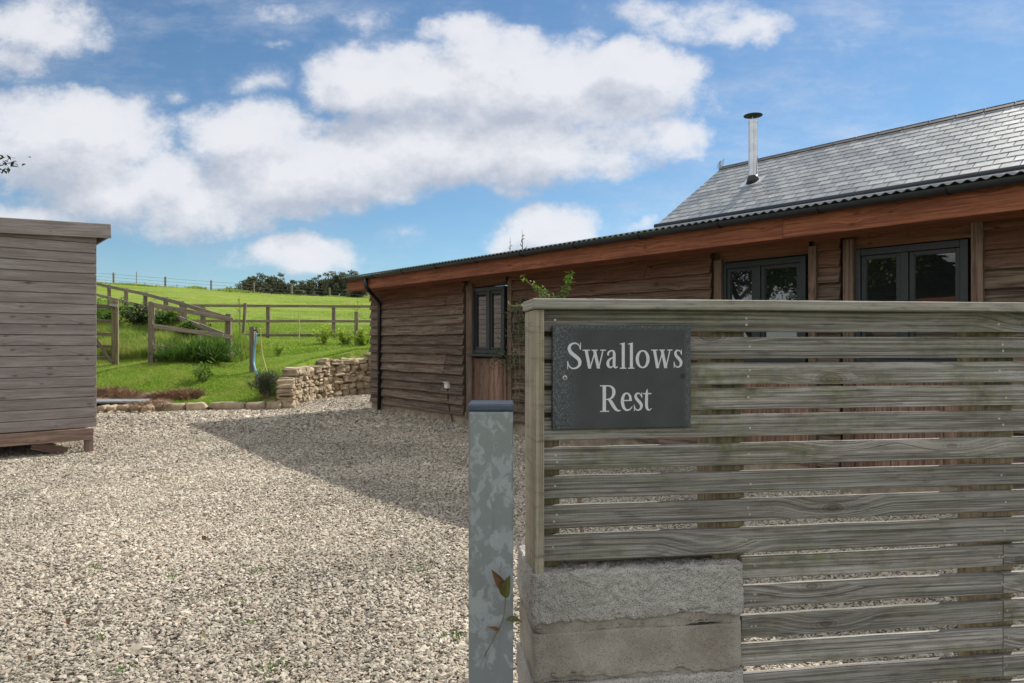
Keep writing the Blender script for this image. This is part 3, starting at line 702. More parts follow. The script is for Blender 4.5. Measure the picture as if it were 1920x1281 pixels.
# slate roof geometry measured from its gable corner
s1 = (1235 - CX) / F; SW = 12.0; wf = M2.x * s1 + M2.y; Yg = SW / wf; G0 = Vector((s1 * Yg, Yg, EYE + (CY - 422) / F * Yg))
s2 = (1355 - CX) / F; bq = (s2 * G0.y - G0.x) / (M2.x - s2 * M2.y); RG = G0 + M2 * bq; RG.z = EYE + (CY - 317) / F * RG.y
print('slate', G0, RG, bq)
slope_c = (zc + .0095 - EYE) / EDGE_W - .010
cper = .076; amp = .0095; L = RT - LEFT_T + .08; nn = int(L / cper * 8)
ds = np.linspace(0, L, nn); wq = np.linspace(0, ROOF_BACK - EDGE_W, 14)
zp = amp * np.cos(ds / cper * 2 * np.pi)
V_ = []
for k, w_ in enumerate(wq):
    for side in (0,):
        X = C0.x - D2.x * (LEFT_T - .04 + ds) + N2.x * (OV + .09 - w_); Y = C0.y - D2.y * (LEFT_T - .04 + ds) + N2.y * (OV + .09 - w_)
        V_.append(np.stack([X, Y, zc + zp + slope_c * w_], 1))
V_ = np.array(V_); ng = np.arange(len(wq) * nn).reshape(len(wq), nn)
fq = np.stack([ng[:-1, :-1].ravel(), ng[:-1, 1:].ravel(), ng[1:, 1:].ravel(), ng[1:, :-1].ravel()], 1)
co = npmesh('corrugated_roof', V_.reshape(-1, 3), fq, 'corrugated', smooth=True, loc=tuple(C0)); co.location = (0, 0, 0); co.parent = lodge
sm_ = co.modifiers.new('thick', 'SOLIDIFY'); sm_.thickness = .003; sm_.offset = -1
# slate roof
UP_ = Vector((0, 0, 1)); SL = MB(); up = (RG - G0); run = math.hypot(up.x, up.y); pl = up.length; ud = up.normalized(); nrm = ud.cross(D2).normalized()
if nrm.z < 0: nrm = -nrm
Lr = 13.0; rows = 14; ex = pl / rows; swd = .26
base_t = -D2
for r_ in range(rows):
    off = (r_ % 2) * swd / 2
    k = 0; t = -.02 - (swd / 2 if off else 0)
    while t < Lr:
        a = max(t, -.02); b = t + swd - .012
        if b - a > .03:
            c = G0 + base_t * ((a + b) / 2) + ud * (ex * (r_ + .62)) + nrm * .016
            tilt = (ud * 1.0 - nrm * .040).normalized(); tn = tilt.cross(D2).normalized()
            if tn.z < 0: tn = -tn
            SL.box(c, (tilt, base_t, tn), (ex * 1.28, b - a, .007), random.random())
        t += swd
SL.build('slate_roof', 'roof_slate', lodge)
mb = MB(); mid = G0 + base_t * (Lr / 2 + .02) + ud * pl / 2 - nrm * .03; mb.box(mid, (base_t, ud, nrm), (Lr - .08, pl, .05), .5)
far_dir = Vector((M2.x * run, M2.y * run, -(RG.z - G0.z))).normalized(); fn = far_dir.cross(D2).normalized(); fn = fn if fn.z > 0 else -fn
mb.box(RG + base_t * (Lr / 2) + far_dir * pl / 2 - fn * .02, (base_t, far_dir, fn), (Lr - .04, pl, .05), .5); mb.build('roof_deck', 'anthracite', lodge)
mb = MB(); t = -.03
while t < Lr:
    p0 = RG + base_t * t + Vector((0, 0, .012)); p1 = p0 + base_t * .44
    for sgn, dr in ((1, ud), (-1, far_dir * -1)):
        c = (p0 + p1) / 2 - (ud if sgn > 0 else -far_dir) * .055 + (nrm if sgn > 0 else fn) * .022
        mb.box(c, (base_t, ud if sgn > 0 else far_dir, nrm if sgn > 0 else fn), (.435, .17, .02), random.random())
    t += .45
mb.build('ridge', 'ridge_tile', lodge, bevel=.003)
mb = MB(); g1_ = G0 + N2 * .05 + Vector((0, 0, -.03)); mb.tube([g1_ - base_t * .06, g1_ + base_t * Lr], .045, 10, .5); mb.build('upper_gutter', 'anthracite', lodge, smooth=True)
mb = MB(); apd = (M2 + UP_ * .45).normalized(); mb.box(G0 + base_t * (Lr / 2) + N2 * .20 + Vector((0, 0, -.125)), (base_t, apd, base_t.cross(apd)), (Lr, .36, .012), .5); mb.build('bright_gap_strip', 'lead', lodge)  # pale strip added and tilted to catch sun, brightening the gaps below the gutter
mb = MB()
for a, b in ((G0, RG),): mb.bar(a - base_t * .03 - nrm * .05, b - base_t * .03 - nrm * .05, .1, .02, up=tuple(nrm))
mb.build('verge_board', 'anthracite', lodge)
# upper wall carrying the slate roof
mb = MB(); wl = G0 + base_t * (Lr / 2 + .1) + M2 * run
mb.box(Vector((wl.x, wl.y, (G0.z - .1) / 2)), (base_t, M2, Vector((0, 0, 1))), (Lr - .4, run * 2 - .6, G0.z - .2), .5)
b0 = len(mb.v); ga = G0 + base_t * .12 + Vector((0, 0, -.09)) + M2 * .3; gb = ga + M2 * (run * 2 - .6); gc = RG + base_t * .12 - Vector((0, 0, .12))
mb.v += [ga, gb, gc]; mb.face([b0, b0 + 1, b0 + 2], None, .5); mb.build('upper_wall', 'trim_wood', lodge)
# flue
def on_slate(px, py):
    r = Vector(((px - CX) / F, 1, (CY - py) / F)); t_ = (G0 - Vector((0, 0, EYE))).dot(nrm) / r.dot(nrm); return r * t_ + Vector((0, 0, EYE))
fb = on_slate(1412, 343)
fl = thing('stove_flue', fb, 'shiny steel stove flue with a flat cap rising from the slate roof', 'flue')
ft = EYE + (CY - 226) / F * fb.y; rr_ = 8.3 / F * fb.y
mb = MB(); mb.tube([fb - Vector((0, 0, .12)), Vector((fb.x, fb.y, ft))], rr_, 24, .5)
mb.tube([Vector((fb.x, fb.y, ft - .07)), Vector((fb.x, fb.y, ft - .03))], rr_ * 1.05, 24, .5); mb.build('pipe', 'steel', fl, smooth=True).modifiers.new('e', 'EDGE_SPLIT')
mb = MB(); ct = ft + .10; n = 28; rc_ = .195
mb.tube([Vector((fb.x, fb.y, ct - .012)), Vector((fb.x, fb.y, ct)), Vector((fb.x, fb.y, ct + .022)), Vector((fb.x, fb.y, ct + .035))], [rc_ * .98, rc_, rc_ * .6, rc_ * .08], n, .5); mb.build('cap', 'ridge_tile', fl, smooth=False)
mb = MB()
for k in range(3):
    a = k * 2.1; d_ = Vector((math.cos(a), math.sin(a), 0)) * rr_ * .7; mb = MB(); mb.tube([Vector((fb.x, fb.y, ft - .02)) + d_, Vector((fb.x, fb.y, ct)) + d_], .006, 6, .5); mb.build('cap_stay', 'steel', fl)
mb = MB(); mb.tube([fb - nrm * .0 - Vector((0, 0, .08)), fb + Vector((0, 0, .10)), fb + Vector((0, 0, .14))], [rr_ * 1.75, rr_ * 1.22, rr_ * 1.08], 24, .5); mb.build('boot', 'black_plastic', fl, smooth=True)
mb = MB(); mb.box(fb + nrm * .028, (base_t, ud, nrm), (.46, .42, .006), .5); mb.build('flashing', 'lead', fl, bevel=.002)
# aerial beyond the ridge
ab = at(1350, 330, 19.5); ar = thing('tv_aerial', ab, 'small television aerial on a thin mast behind the end of the slate ridge', 'aerial')
mb = MB(); at_ = at(1350, 303, 19.5); mb.tube([Vector((ab.x, ab.y, ab.z - 1.2)), at_], .012, 6, .5); mb.build('mast', 'wire', ar)
mb = MB(); a0 = at(1346, 311, 19.3); a1 = at(1356, 308, 19.9); mb.tube([a0, a1], .008, 6, .5)
for k in range(6):
    p = a0.lerp(a1, k / 5); h = .09 + .015 * k; mb.tube([p - Vector((.2, 0, 1)) * h, p + Vector((.2, 0, 1)) * h], .006, 5, .5)
mb.build('antenna', 'wire', ar)
# outdoor socket box and lead
pb = fx(tpx(838, .06), .055, 0); zb = EYE + (CY - 723) / F * pb.y
sb = thing('outdoor_socket', Vector((pb.x, pb.y, zb)), 'small white weatherproof socket box on the cladding with a black cable', 'socket')
mb = MB(); mb.box(Vector((pb.x, pb.y, zb)), AX, (.085, .06, .095), .5); mb.build('box', 'white_plastic', sb, bevel=.008)
mb = MB(); mb.box(Vector((pb.x, pb.y, zb + .045)) + N2 * .01, AX, (.095, .075, .012), .5); mb.build('lid', 'white_plastic', sb, bevel=.004)
mb = MB(); mb.tube([Vector((pb.x, pb.y, zb - .045)), Vector((pb.x + .01, pb.y, zb - .2)), Vector((pb.x + .03, pb.y - .02, zb - .34)), Vector((pb.x + .07, pb.y - .06, .17)), Vector((pb.x + .1, pb.y - .1, .06))], .009, 8, .5); mb.build('cable', 'black_plastic', sb, smooth=True)

# =================================================================== SHED
SC = at(181, CY, 8.1); SC.z = float(gz(SC.x, SC.y))
SF = M2 * -1                         # along the front, towards the left
SB = D2                              # away along its right side
def sh(a, b, z): return SC + SF * a + SB * b + Vector((0, 0, z))
tl = Matrix.Translation(SC) @ Matrix.Rotation(rad(.75), 4, SB) @ Matrix.Translation(-SC)
shed = thing('garden_shed', SC, 'grey weathered timber shed of horizontal boards raised on skids', 'shed')
W_, D_, H0, H1 = 2.5, 4.7, .29, 2.56
SHX = (SF, SB, Vector((0, 0, 1)))
def boards(orig, along, outn, L, z0, z1, pitch, name):
    mb = MB(); z = z0
    while z < z1 - .01:
        h = min(pitch, z1 - z); mb.box(orig + along * L / 2 + outn * .004 + Vector((0, 0, z + h / 2)), (along, outn, Vector((0, 0, 1))), (L, .022 + random.uniform(-.002, .002), h - .007)); z += pitch
    return mb
mb = boards(SC + SB * .01, SF, SB * -1, W_, H0, H1, .119, 'x')
mb.box(sh(W_ / 2, .02, (H0 + H1) / 2), SHX, (W_ - .03, .01, H1 - H0 - .01), .1)
mb.build('front_boarding', 'shed_wood', shed, bevel=.004)
mb = boards(SC + SB * .03 + SF * .012, SB, SF * -1, D_, H0, H1, .119, 'x')
mb.build('side_boarding', 'shed_wood', shed, bevel=.004)
mb = boards(SC + SB * .03 + SF * (W_ - .012), SB, SF, D_, H0, H1, .119, 'x'); mb.build('side_boarding', 'shed_wood', shed, bevel=.004)
mb = boards(SC + SB * D_, SF, SB, W_, H0, H1, .119, 'x'); mb.build('back_boarding', 'shed_wood', shed, bevel=.004)
mb = MB()
RX = (SF, SB, Vector((0, 0, 1)))
tilt = Matrix.Rotation(rad(-2.2), 4, SB); tf = (tilt @ SF.to_4d()).to_3d(); tz = (tilt @ Vector((0, 0, 1, 0))).to_3d()
if tf.z > 0: tilt = Matrix.Rotation(rad(2.2), 4, SB); tf = (tilt @ SF.to_4d()).to_3d(); tz = (tilt @ Vector((0, 0, 1, 0))).to_3d()
mb.box(sh(W_ / 2 - .0, D_ / 2, 0) + Vector((0, 0, 2.622 + tf.z * W_ / 2)), (tf, SB, tz), (W_ + .24, D_ + .1, .03), .5); mb.build('roof', 'anthracite', shed)
mb = MB(); mb.box(sh(0, -.075, 2.575) + tf * (W_ / 2 + .0), (tf, SB, tz), (W_ + .27, .028, .165)); mb.build('roof_fascia', 'shed_wood', shed, bevel=.004)
mb = MB(); mb.box(sh(-.115, D_ / 2 - .04, 2.582), (SB, SF, Vector((0, 0, 1))), (D_ + .03, .024, .15)); mb.build('roof_fascia', 'shed_wood', shed, bevel=.004)
mb = MB(); mb.box(sh(W_ / 2 + .01, -.016, .215), SHX, (W_ - .05, .045, .135)); mb.build('bottom_rail', 'shed_base_wood', shed, bevel=.006)
mb = MB()
for b in (.45, 1.5, 2.6): mb.box(sh(W_ / 2, b, .2), SHX, (W_ - .1, .07, .12))
mb.build('floor_joist', 'shed_base_wood', shed)
for a in (.075, 1.12, 2.2):
    for b in (.03, 2.6):
        mb = MB(); mb.box(sh(a, b, .05), (Vector((0, 0, 1)), SF, SB), (.21, .085, .085)); mb.build('leg', 'shed_base_wood', shed, bevel=.005)
mb = MB(); mb.bar(sh(.28, .1, .02), sh(.62, .05, .13), .09, .03); mb.build('packing_wedge', 'shed_base_wood', shed)

# =================================================================== FOREGROUND FENCE, PILLAR, SIGN, POST
FA = rad(8.0); FD = Vector((math.cos(FA), math.sin(FA), 0)); FB = Vector((-math.sin(FA), math.cos(FA), 0)); UP = Vector((0, 0, 1))
F0 = at(1003, CY, 1.455); F0.z = 0              # front left corner of the end board
def fp(a, b, z): return F0 + FD * a + FB * b + UP * z
def fa(px, b=0.0):                               # distance along the fence seen at px
    s_ = (px - CX) / F; p = F0 + FB * b; return (s_ * p.y - p.x) / (FD.x - s_ * FD.y)
FMAT = Matrix.Translation(F0) @ Matrix.Rotation(FA, 4, 'Z')
fence = thing('slatted_fence', F0, 'weathered grey slatted timber fence with a flat capping rail beside the drive', 'fence', M=FMAT)
SB_ = .026
zat = lambda py, px, b=0.0: EYE - (py - CY) / F * fp(fa(px, b), b, 0).y
tops = [583, 632.5, 680, 729, 779, 832, 885.5, 938, 991, 1046, 1101, 1156, 1211, 1266, 1320, 1374, 1428]
zs = [zat(t, 1400, SB_) for t in tops]
a1 = fa(1020.5); joint = fa(1881, SB_); a_end = fa(1881, SB_) + 1.9
mb = MB(); pil_r = fa(1398)
zs_h = []
for i, z in enumerate(zs):
    if i + 1 < len(zs): gap = .0085 if i > 0 else .008
    h = .0482 + random.uniform(-.001, .001)
    if i == 8: h = .055
    if z <= .85: st = pil_r + .004
    else: st = a1 + .001
    segs_ = [(st, joint - .0015), (joint + .0015, a_end)] if i >= 9 and i % 2 == 1 or i in (12,) else [(st, a_end)]
    if i >= 9: segs_ = [(st, joint - .0015), (joint + .0015, a_end)]
    for (p, q) in segs_:
        r = random.random(); n = 26; tiltz = random.uniform(-.0015, .0015); bow = random.uniform(-.0018, .0018); ph = random.uniform(0, 50); b0 = len(mb.v); ou, ov = r * 37, r * 91
        th = .019; tw = random.uniform(-.0012, .0012)
        for k in range(n + 1):
            f_ = k / n; a = p + (q - p) * f_; dz = tiltz * (f_ - .5) + bow * math.sin(math.pi * f_) + (float(vnoise(a * 9 + ph, 1)) - .5) * .0008
            e = (float(vnoise(a * 14 + ph, 5)) - .5) * .0012
            c4 = [(0, -h), (0, 0), (th, 0), (th, -h)]
            ch = .0016
            for (bb, zz) in ((0, -h + ch), (0, -ch), (ch, 0), (th - ch, 0), (th, -ch), (th, -h + ch), (th - ch, -h), (ch, -h)):
                mb.v.append(fp(a, SB_ + bb + tw * (zz / h + .5), z + zz + dz + (e if zz > -h / 2 else 0)))
        vs = [0, .047, .0495, .065, .067, .114, .117, .133, .135]
        for k in range(n):
            u0 = (q - p) * k / n + ou; u1 = (q - p) * (k + 1) / n + ou
            for m in range(8):
                A = b0 + k * 8 + m; B = b0 + k * 8 + (m + 1) % 8
                mb.face([A, A + 8, B + 8, B], [(u0, ov + vs[m]), (u1, ov + vs[m]), (u1, ov + vs[m + 1]), (u0, ov + vs[m + 1])], r)
        mb.face([b0 + m for m in range(8)], None, r); mb.face([b0 + n * 8 + m for m in range(8)][::-1], None, r)
        zs_h.append((z, h))
mb.build('slat_panel', 'fence_wood', fence)
# end board, cap
mb = MB(); ztop = zat(581, 1003); zbot = zat(1080, 1010)
pts = []
mb.box(fp(a1 / 2, .066, (ztop + zbot) / 2), (UP, FD, FB), (ztop - zbot, a1, .132)); eb = mb.build('end_board', 'end_board_wood', fence, bevel=.0015)
mb = MB(); zc0 = zat(581, 1200, -.006); zc1 = zat(561.5, 1200, -.006); ca = -.006
cut = fa(2300)
mb.box(fp((ca + a_end) / 2, .062, (zc0 + zc1) / 2), (FD, FB, UP), (a_end - ca, .142, zc1 - zc0), .62)
mb.build('capping_rail', 'cap_wood', fence, bevel=.0035, seg=3)
# posts behind the slats
for pa, pb_ in ((1335, 1408), (1846, 1881)):
    A0 = fa(pa, SB_ + .02); A1 = A0 + .078 if pa < 1500 else fa(1881, SB_ + .02) + .03
    mb = MB(); mb.box(fp((A0 + A1) / 2, SB_ + .0205 + .043, .67), (UP, FD, FB), (1.42, A1 - A0, .084)); mb.build('post', 'post_wood', fence, bevel=.003)
mb = MB(); mb.box(fp(a1 + .022, SB_ + .0205 + .022, (ztop + .775) / 2), (UP, FD, FB), (ztop - .775, .043, .042)); mb.build('batten', 'post_wood', fence, bevel=.002)
mb = MB(); mb.box(fp((a1 + .05 + pil_r) / 2, SB_ + .0205 + .02, .843), (FD, UP, FB), (pil_r - a1 - .06, .052, .038)); mb.build('batten', 'rail_wood', fence, bevel=.003)  # batten added to keep light out of the gap over the pillar
# nails
mb = MB()
for (z, h) in zs_h:
    for px in (1040, 1403 if z > .85 else 1413, 1882 + random.choice((-6, 5))):
        if z <= .85 and px < 1400: continue
        for dzz in ((-.36, -.66) if random.random() < .3 else (random.uniform(-.6, -.4),)):
            a = fa(px + random.uniform(-5, 5), SB_); c = fp(a, SB_ - .0006, z + dzz * h); mb = MB(); mb.tube([c, c - FB * .0004 + FB * .002], .0027, 10, random.random()); mb.build('nail', 'screw_metal', fence)
# pillar
pillar = thing('concrete_pillar', fp(.2, .06, 0), 'rough cast concrete block pillar under the left end of the slatted fence', 'pillar', M=FMAT)
pw0, pw1 = -.006, fa(1398); pd0, pd1 = -.004, .215
def pil(name, z0, z1, ins, disp, seed, round_r=.02, mat='concrete'):
    """rounded block, finely gridded and roughened"""
    a0, a1_, b0, b1 = pw0 + ins, pw1 - ins * .6, pd0 + ins, pd1 - ins
    bm = bmesh.new(); nx, ny, nz = int((a1_ - a0) / .0045), int((b1 - b0) / .007), max(3, int((z1 - z0) / .0045))
    bmesh.ops.create_cube(bm, size=1)
    me = bpy.data.meshes.new(name)
    bm.free()
    # outline with rounded vertical corners
    ring = []
    def arc(cx_, cy_, s0): 
        return [(cx_ + round_r * math.cos(s0 + math.pi / 2 * k / 5), cy_ + round_r * math.sin(s0 + math.pi / 2 * k / 5)) for k in range(6)]
    r0 = round_r
    ring += [(a0 + .004 + (a1_ - r0 - a0 - .004) * k / nx, b0) for k in range(nx)]
    ring += arc(a1_ - r0, b0 + r0, -math.pi / 2)
    ring += [(a1_, b0 + r0 + (b1 - b0 - 2 * r0) * k / ny) for k in range(1, ny)]
    ring += arc(a1_ - r0, b1 - r0, 0)
    ring += [(a1_ - r0 - (a1_ - r0 - a0) * k / nx, b1) for k in range(1, nx)]
    ring += [(a0, b1 - (b1 - b0 - .004) * k / ny) for k in range(0, ny + 1)]
    ring = np.array(ring); n = len(ring); rc = .006 if disp > .001 else .003
    prof = [(rc * (1 - math.cos(t)), z0 + rc * (1 - math.sin(t))) for t in np.linspace(0, math.pi / 2, 4)][::-1]
    prof = [(rc * (1 - math.sin(t)) , z0 + rc * (1 - math.cos(t))) for t in np.linspace(0, math.pi / 2, 4)]
    prof += [(0, z) for z in np.linspace(z0 + rc, z1 - rc, nz)[1:-1]]
    prof += [(rc * (1 - math.cos(t)), z1 - rc + rc * math.sin(t)) for t in np.linspace(0, math.pi / 2, 4)]
    cxm, cym = (a0 + a1_) / 2, (b0 + b1) / 2
    V = []
    for (i_, z) in prof:
        x_ = ring[:, 0] + np.where(ring[:, 0] < cxm, 1, -1) * 0; 
        dx = ring[:, 0] - cxm; dy = ring[:, 1] - cym; hx, hy = (a1_ - a0) / 2, (b1 - b0) / 2
        V.append(np.stack([cxm + dx * (hx - i_) / hx, cym + dy * (hy - i_) / hy, np.full(n, z)], 1))
    for k in range(1, 14):
        q = 1 - k / 14; V.append(np.stack([cxm + (V[len(prof) - 1][:, 0] - cxm) * q, cym + (V[len(prof) - 1][:, 1] - cym) * q, np.full(n, z1)], 1))
    V = np.array(V); m = len(V)
    # roughness
    X, Y_, Z_ = V[..., 0], V[..., 1], V[..., 2]
    s_ = X * 1.0 + Y_ * 1.3
    nz1 = vnoise(s_ * 60, Z_ * 60, seed) - .5; nz2 = vnoise(s_ * 190, Z_ * 190, seed + 1) - .5; nz3 = vnoise(s_ * 14, Z_ * 18, seed + 2) - .5
    dn = disp * (nz1 * 1.1 + nz2 * 1.6) + .004 * nz3
    ox = np.where(np.abs(X - cxm) > (a1_ - a0) / 2 - .02, np.sign(X - cxm), 0); oy = np.where(np.abs(Y_ - cym) > (b1 - b0) / 2 - .012, np.sign(Y_ - cym), 0)
    X += ox * dn; Y_ += oy * dn
    top = np.arange(m)[:, None] >= len(prof) - 1
    Z_ += np.where(top, (vnoise(X * 60, Y_ * 60, seed) - .5) * disp * 2.2 + (vnoise(X * 14, Y_ * 14, seed + 4) - .5) * .004, 0)
    low = np.arange(m)[:, None] < 5
    Z_ += np.where(low, (vnoise(s_ * 22, 0 * s_, seed + 7) - .5) * .012 + (vnoise(s_ * 80, 0 * s_, seed + 8) - .5) * .006, 0)
    g = np.arange(m * n).reshape(m, n); g2 = np.roll(g, -1, 1)
    f = np.stack([g[:-1].ravel(), g2[:-1].ravel(), g2[1:].ravel(), g[1:].ravel()], 1)
    o = npmesh(name, V.reshape(-1, 3), f, mat, smooth=True); o.parent = pillar
zA = zat(1076, 1020); zB = zat(1174, 1020); zC = zat(1190, 1020); zD = zat(1264, 1200)
pil('block', zB + .004, zA, .0, .0040, 11); pil('mortar_bed', zC - .004, zB + .012, .007, .0012, 15, mat='fine_concrete')
pil('block', zD, zC, .004, .0010, 21, mat='fine_concrete'); pil('mortar_bed', zD - .012, zD + .006, .010, .001, 25, mat='fine_concrete'); pil('block', zD - .16, zD - .008, .0, .0022, 31); pil('block', .0, zD - .155, .004, .0016, 41)
# debris on the ledge
mb = MB()
for k in range(150):
    a = random.uniform(a1 + .01, pw1 - .05); b = random.uniform(.005, .03); p = fp(a, b, zA + .004)
    mb.leaf(p, (random.uniform(-1, 1), random.uniform(-1, 1), random.uniform(.0, .7)), (0, 0, 1), random.uniform(.006, .02), random.uniform(.001, .004))
tag(mb.build('ledge_debris', 'bark', loc=fp(.2, .02, zA)), 'crumbs of dead leaf and twig on the ledge beneath the lowest slat', 'leaf litter', kind='stuff')
# sign
sgn_b = SB_ - .0075
ax0, ax1 = fa(1035, sgn_b), fa(1293, sgn_b); sz1 = zat(611.5, 1160, sgn_b); sz0 = zat(803, 1160, sgn_b)
SM = Matrix.Translation(fp((ax0 + ax1) / 2, sgn_b, (sz0 + sz1) / 2)) @ Matrix.Rotation(FA, 4, 'Z')
sign = thing('house_name_sign', (0, 0, 0), 'dark slate house name plaque reading Swallows Rest screwed to the slatted fence', 'sign', M=SM)
def sp_(x, z, o=0.0): return SM @ Vector((x, -o, z))
SWd = ax1 - ax0; SHt = sz1 - sz0; print('sign', SWd, SHt)
mb = MB(); mb.box(SM.translation, (FD, FB, UP), (SWd, .0075 * 2 - .001, SHt), .5); mb.build('plaque', 'sign_slate', sign, bevel=.0012)
sfc = .0075 - .0005 + .0003
def S2(zx, zy):     # tracing units of the plaque face -> plaque millimetres
    return ((zx - 1080) / 916 * SWd, -(zy - 595) / 680 * SHt)
def cat(P, k=7):
    if len(P) < 3: return [tuple(map(float, p)) for p in P]
    P = [np.array(p, float) for p in P]; P = [2 * P[0] - P[1]] + P + [2 * P[-1] - P[-2]]; out = []
    for i in range(1, len(P) - 2):
        for j in range(k):
            t = j / k; out.append(tuple(.5 * ((2 * P[i]) + (-P[i - 1] + P[i + 1]) * t + (2 * P[i - 1] - 5 * P[i] + 4 * P[i + 1] - P[i + 2]) * t * t + (-P[i - 1] + 3 * P[i] - 3 * P[i + 1] + P[i + 2]) * t ** 3)))
    out.append(tuple(P[-2])); return out
LV = [0]
def stroke(mb, P, curve=True):
    pts = cat(P) if curve else [tuple(map(float, p)) for p in P]
    LV[0] += 1; o = sfc + .00001 * (LV[0] % 30); b = len(mb.v); n = len(pts)
    for i, (x, y, w_) in enumerate(pts):
        a = pts[max(i - 1, 0)]; c = pts[min(i + 1, n - 1)]; tx, ty = c[0] - a[0], c[1] - a[1]; L_ = math.hypot(tx, ty) or 1
        nx_, ny_ = -ty / L_, tx / L_
        w_ = w_ if w_ < 10 else 10 + (w_ - 10) * .70
        for sg in (-1, 1): mb.v.append(sp_(*S2(x + nx_ * w_ / 2 * sg, y + ny_ * w_ / 2 * sg), o))
    for i in range(n - 1): mb.face([b + 2 * i, b + 2 * i + 1, b + 2 * i + 3, b + 2 * i + 2], None, .5)
def poly(mb, pts):
    LV[0] += 1; o = sfc + .00001 * (LV[0] % 30); b = len(mb.v)
    for (x, y) in pts: mb.v.append(sp_(*S2(x, y), o))
    mb.face([b + i for i in range(len(pts))], None, .5)
def serif(mb, x0, x1, y, h=7): poly(mb, [(x0, y - h / 2), (x1, y - h / 2), (x1, y + h / 2), (x0, y + h / 2)])
def diag(mb, x0, y0, x1, y1, wd): poly(mb, [(x0 - wd / 2, y0), (x0 + wd / 2, y0), (x1 + wd / 2, y1), (x1 - wd / 2, y1)])
def gS(mb):
    stroke(mb, [(801, 412, 5), (794, 388, 7), (778, 374, 9), (755, 372, 12), (735, 386, 20), (729, 408, 25), (742, 434, 29), (768, 456, 31), (793, 480, 29), (797, 508, 24), (783, 528, 15), (758, 537, 9), (737, 530, 8), (724, 512, 7), (719, 490, 5)])
    poly(mb, [(800, 366), (805, 366), (805, 414), (799, 414)]); poly(mb, [(716, 488), (721, 488), (721, 542), (716, 542)])
def gw(mb, dx=0, s=1.0):
    X = lambda x: 815 + dx + (x - 815) * s
    diag(mb, X(839), 416, X(862), 538, 20); diag(mb, X(893), 440, X(864), 538, 8); diag(mb, X(893), 416, X(920), 538, 20); diag(mb, X(950), 416, X(921), 538, 8)
    for a, b in ((816, 864), (874, 914), (931, 968)): serif(mb, X(a), X(b), 417)
def ga(mb):
    stroke(mb, [(983, 452, 12), (984, 436, 13), (993, 425, 11), (1006, 420, 9), (1018, 425, 16), (1023, 442, 22), (1023, 470, 22)]); stroke(mb, [(1023, 462, 22), (1023, 515, 22), (1030, 532, 12), (1048, 527, 6)])
    stroke(mb, [(1020, 465, 7), (1000, 473, 11), (985, 488, 19), (981, 508, 24), (988, 526, 18), (1001, 531, 10), (1016, 521, 7), (1022, 508, 6)])
def gl(mb, dx=0):
    poly(mb, [(1073 + dx, 374), (1093 + dx, 366), (1093 + dx, 536), (1073 + dx, 536)]); serif(mb, 1061 + dx, 1103 + dx, 537); poly(mb, [(1060 + dx, 380), (1060 + dx, 374), (1093 + dx, 366), (1093 + dx, 374)])
def go2(mb):
    P = []
    for k in range(25):
        a = 2 * math.pi * k / 24 + .01; P.append((1212 + 36 * math.cos(a), 477 + 56 * math.sin(a), 9 + 18 * abs(math.cos(a)) ** 1.5))
    stroke(mb, P, False)
def gs(mb, dx=0, dy=0):
    P = [(1473, 446, 5), (1467, 430, 7), (1456, 420, 8), (1441, 421, 12), (1432, 436, 19), (1438, 455, 23), (1455, 474, 25), (1470, 496, 24), (1467, 519, 17), (1452, 531, 9), (1437, 528, 8), (1427, 515, 7), (1423, 496, 5)]
    stroke(mb, [(x + dx, y + dy, w_) for x, y, w_ in P]); poly(mb, [(1471 + dx, 414 + dy), (1476 + dx, 414 + dy), (1476 + dx, 449 + dy), (1471 + dx, 449 + dy)]); poly(mb, [(1421 + dx, 494 + dy), (1426 + dx, 494 + dy), (1426 + dx, 537 + dy), (1421 + dx, 537 + dy)])
def gR(mb):
    poly(mb, [(947, 650), (969, 650), (969, 823), (947, 823)]); serif(mb, 930, 990, 652); serif(mb, 930, 990, 821)
    stroke(mb, [(965, 653, 7), (996, 655, 10), (1016, 672, 21), (1021, 698, 27), (1012, 726, 19), (992, 740, 9), (965, 742, 7)])
    stroke(mb, [(984, 738, 14), (1000, 756, 25), (1018, 786, 28), (1034, 808, 22), (1050, 818, 12), (1066, 815, 5)])
def ge(mb):
    poly(mb, [(1083, 747), (1141, 747), (1141, 755), (1083, 755)])
    stroke(mb, [(1131, 753, 20), (1129, 728, 19), (1119, 709, 12), (1105, 703, 9), (1089, 712, 17), (1079, 738, 25), (1078, 768, 26), (1087, 798, 22), (1104, 814, 15), (1124, 812, 9), (1138, 799, 6), (1143, 788, 4)])
def gt2(mb):
    stroke(mb, [(1243, 676, 3), (1240, 700, 16), (1238, 740, 23), (1238, 785, 23), (1243, 808, 18), (1256, 816, 9), (1272, 806, 4)]); serif(mb, 1216, 1270, 707, 8)
mb = MB()
gS(mb); gw(mb); ga(mb); gl(mb); gl(mb, 54); go2(mb); gw(mb, 453, .945); gs(mb); mb.build('lettering', 'sign_paint', sign); mb = MB(); gR(mb); ge(mb); gs(mb, -267, 285); gt2(mb)
mb.build('lettering', 'sign_paint', sign)
mb = MB(); x_, z_ = S2(700, 598); mb.tube([sp_(x_, z_, .006), sp_(x_, z_, .0086), sp_(x_, z_, .0092)], [.0052, .0052, .0036], 18, .5); sc_ = mb.build('screw', 'screw_metal', sign, smooth=False)
mb = MB()
for wx, wz in ((.0033, .0008), (.0008, .0033)): mb.box(sp_(x_, z_, .0092), (FD, FB, UP), (wx * 2, .0006, wz * 2), .5)
XF[sc_.name] = SM; mb.build('cross_slot', 'screw_hole', sc_)
mb = MB(); x_, z_ = S2(1485, 592); mb.tube([sp_(x_, z_, .006), sp_(x_, z_, .0078)], .0056, 18, .5); mb.build('screw', 'black_plastic', sign)

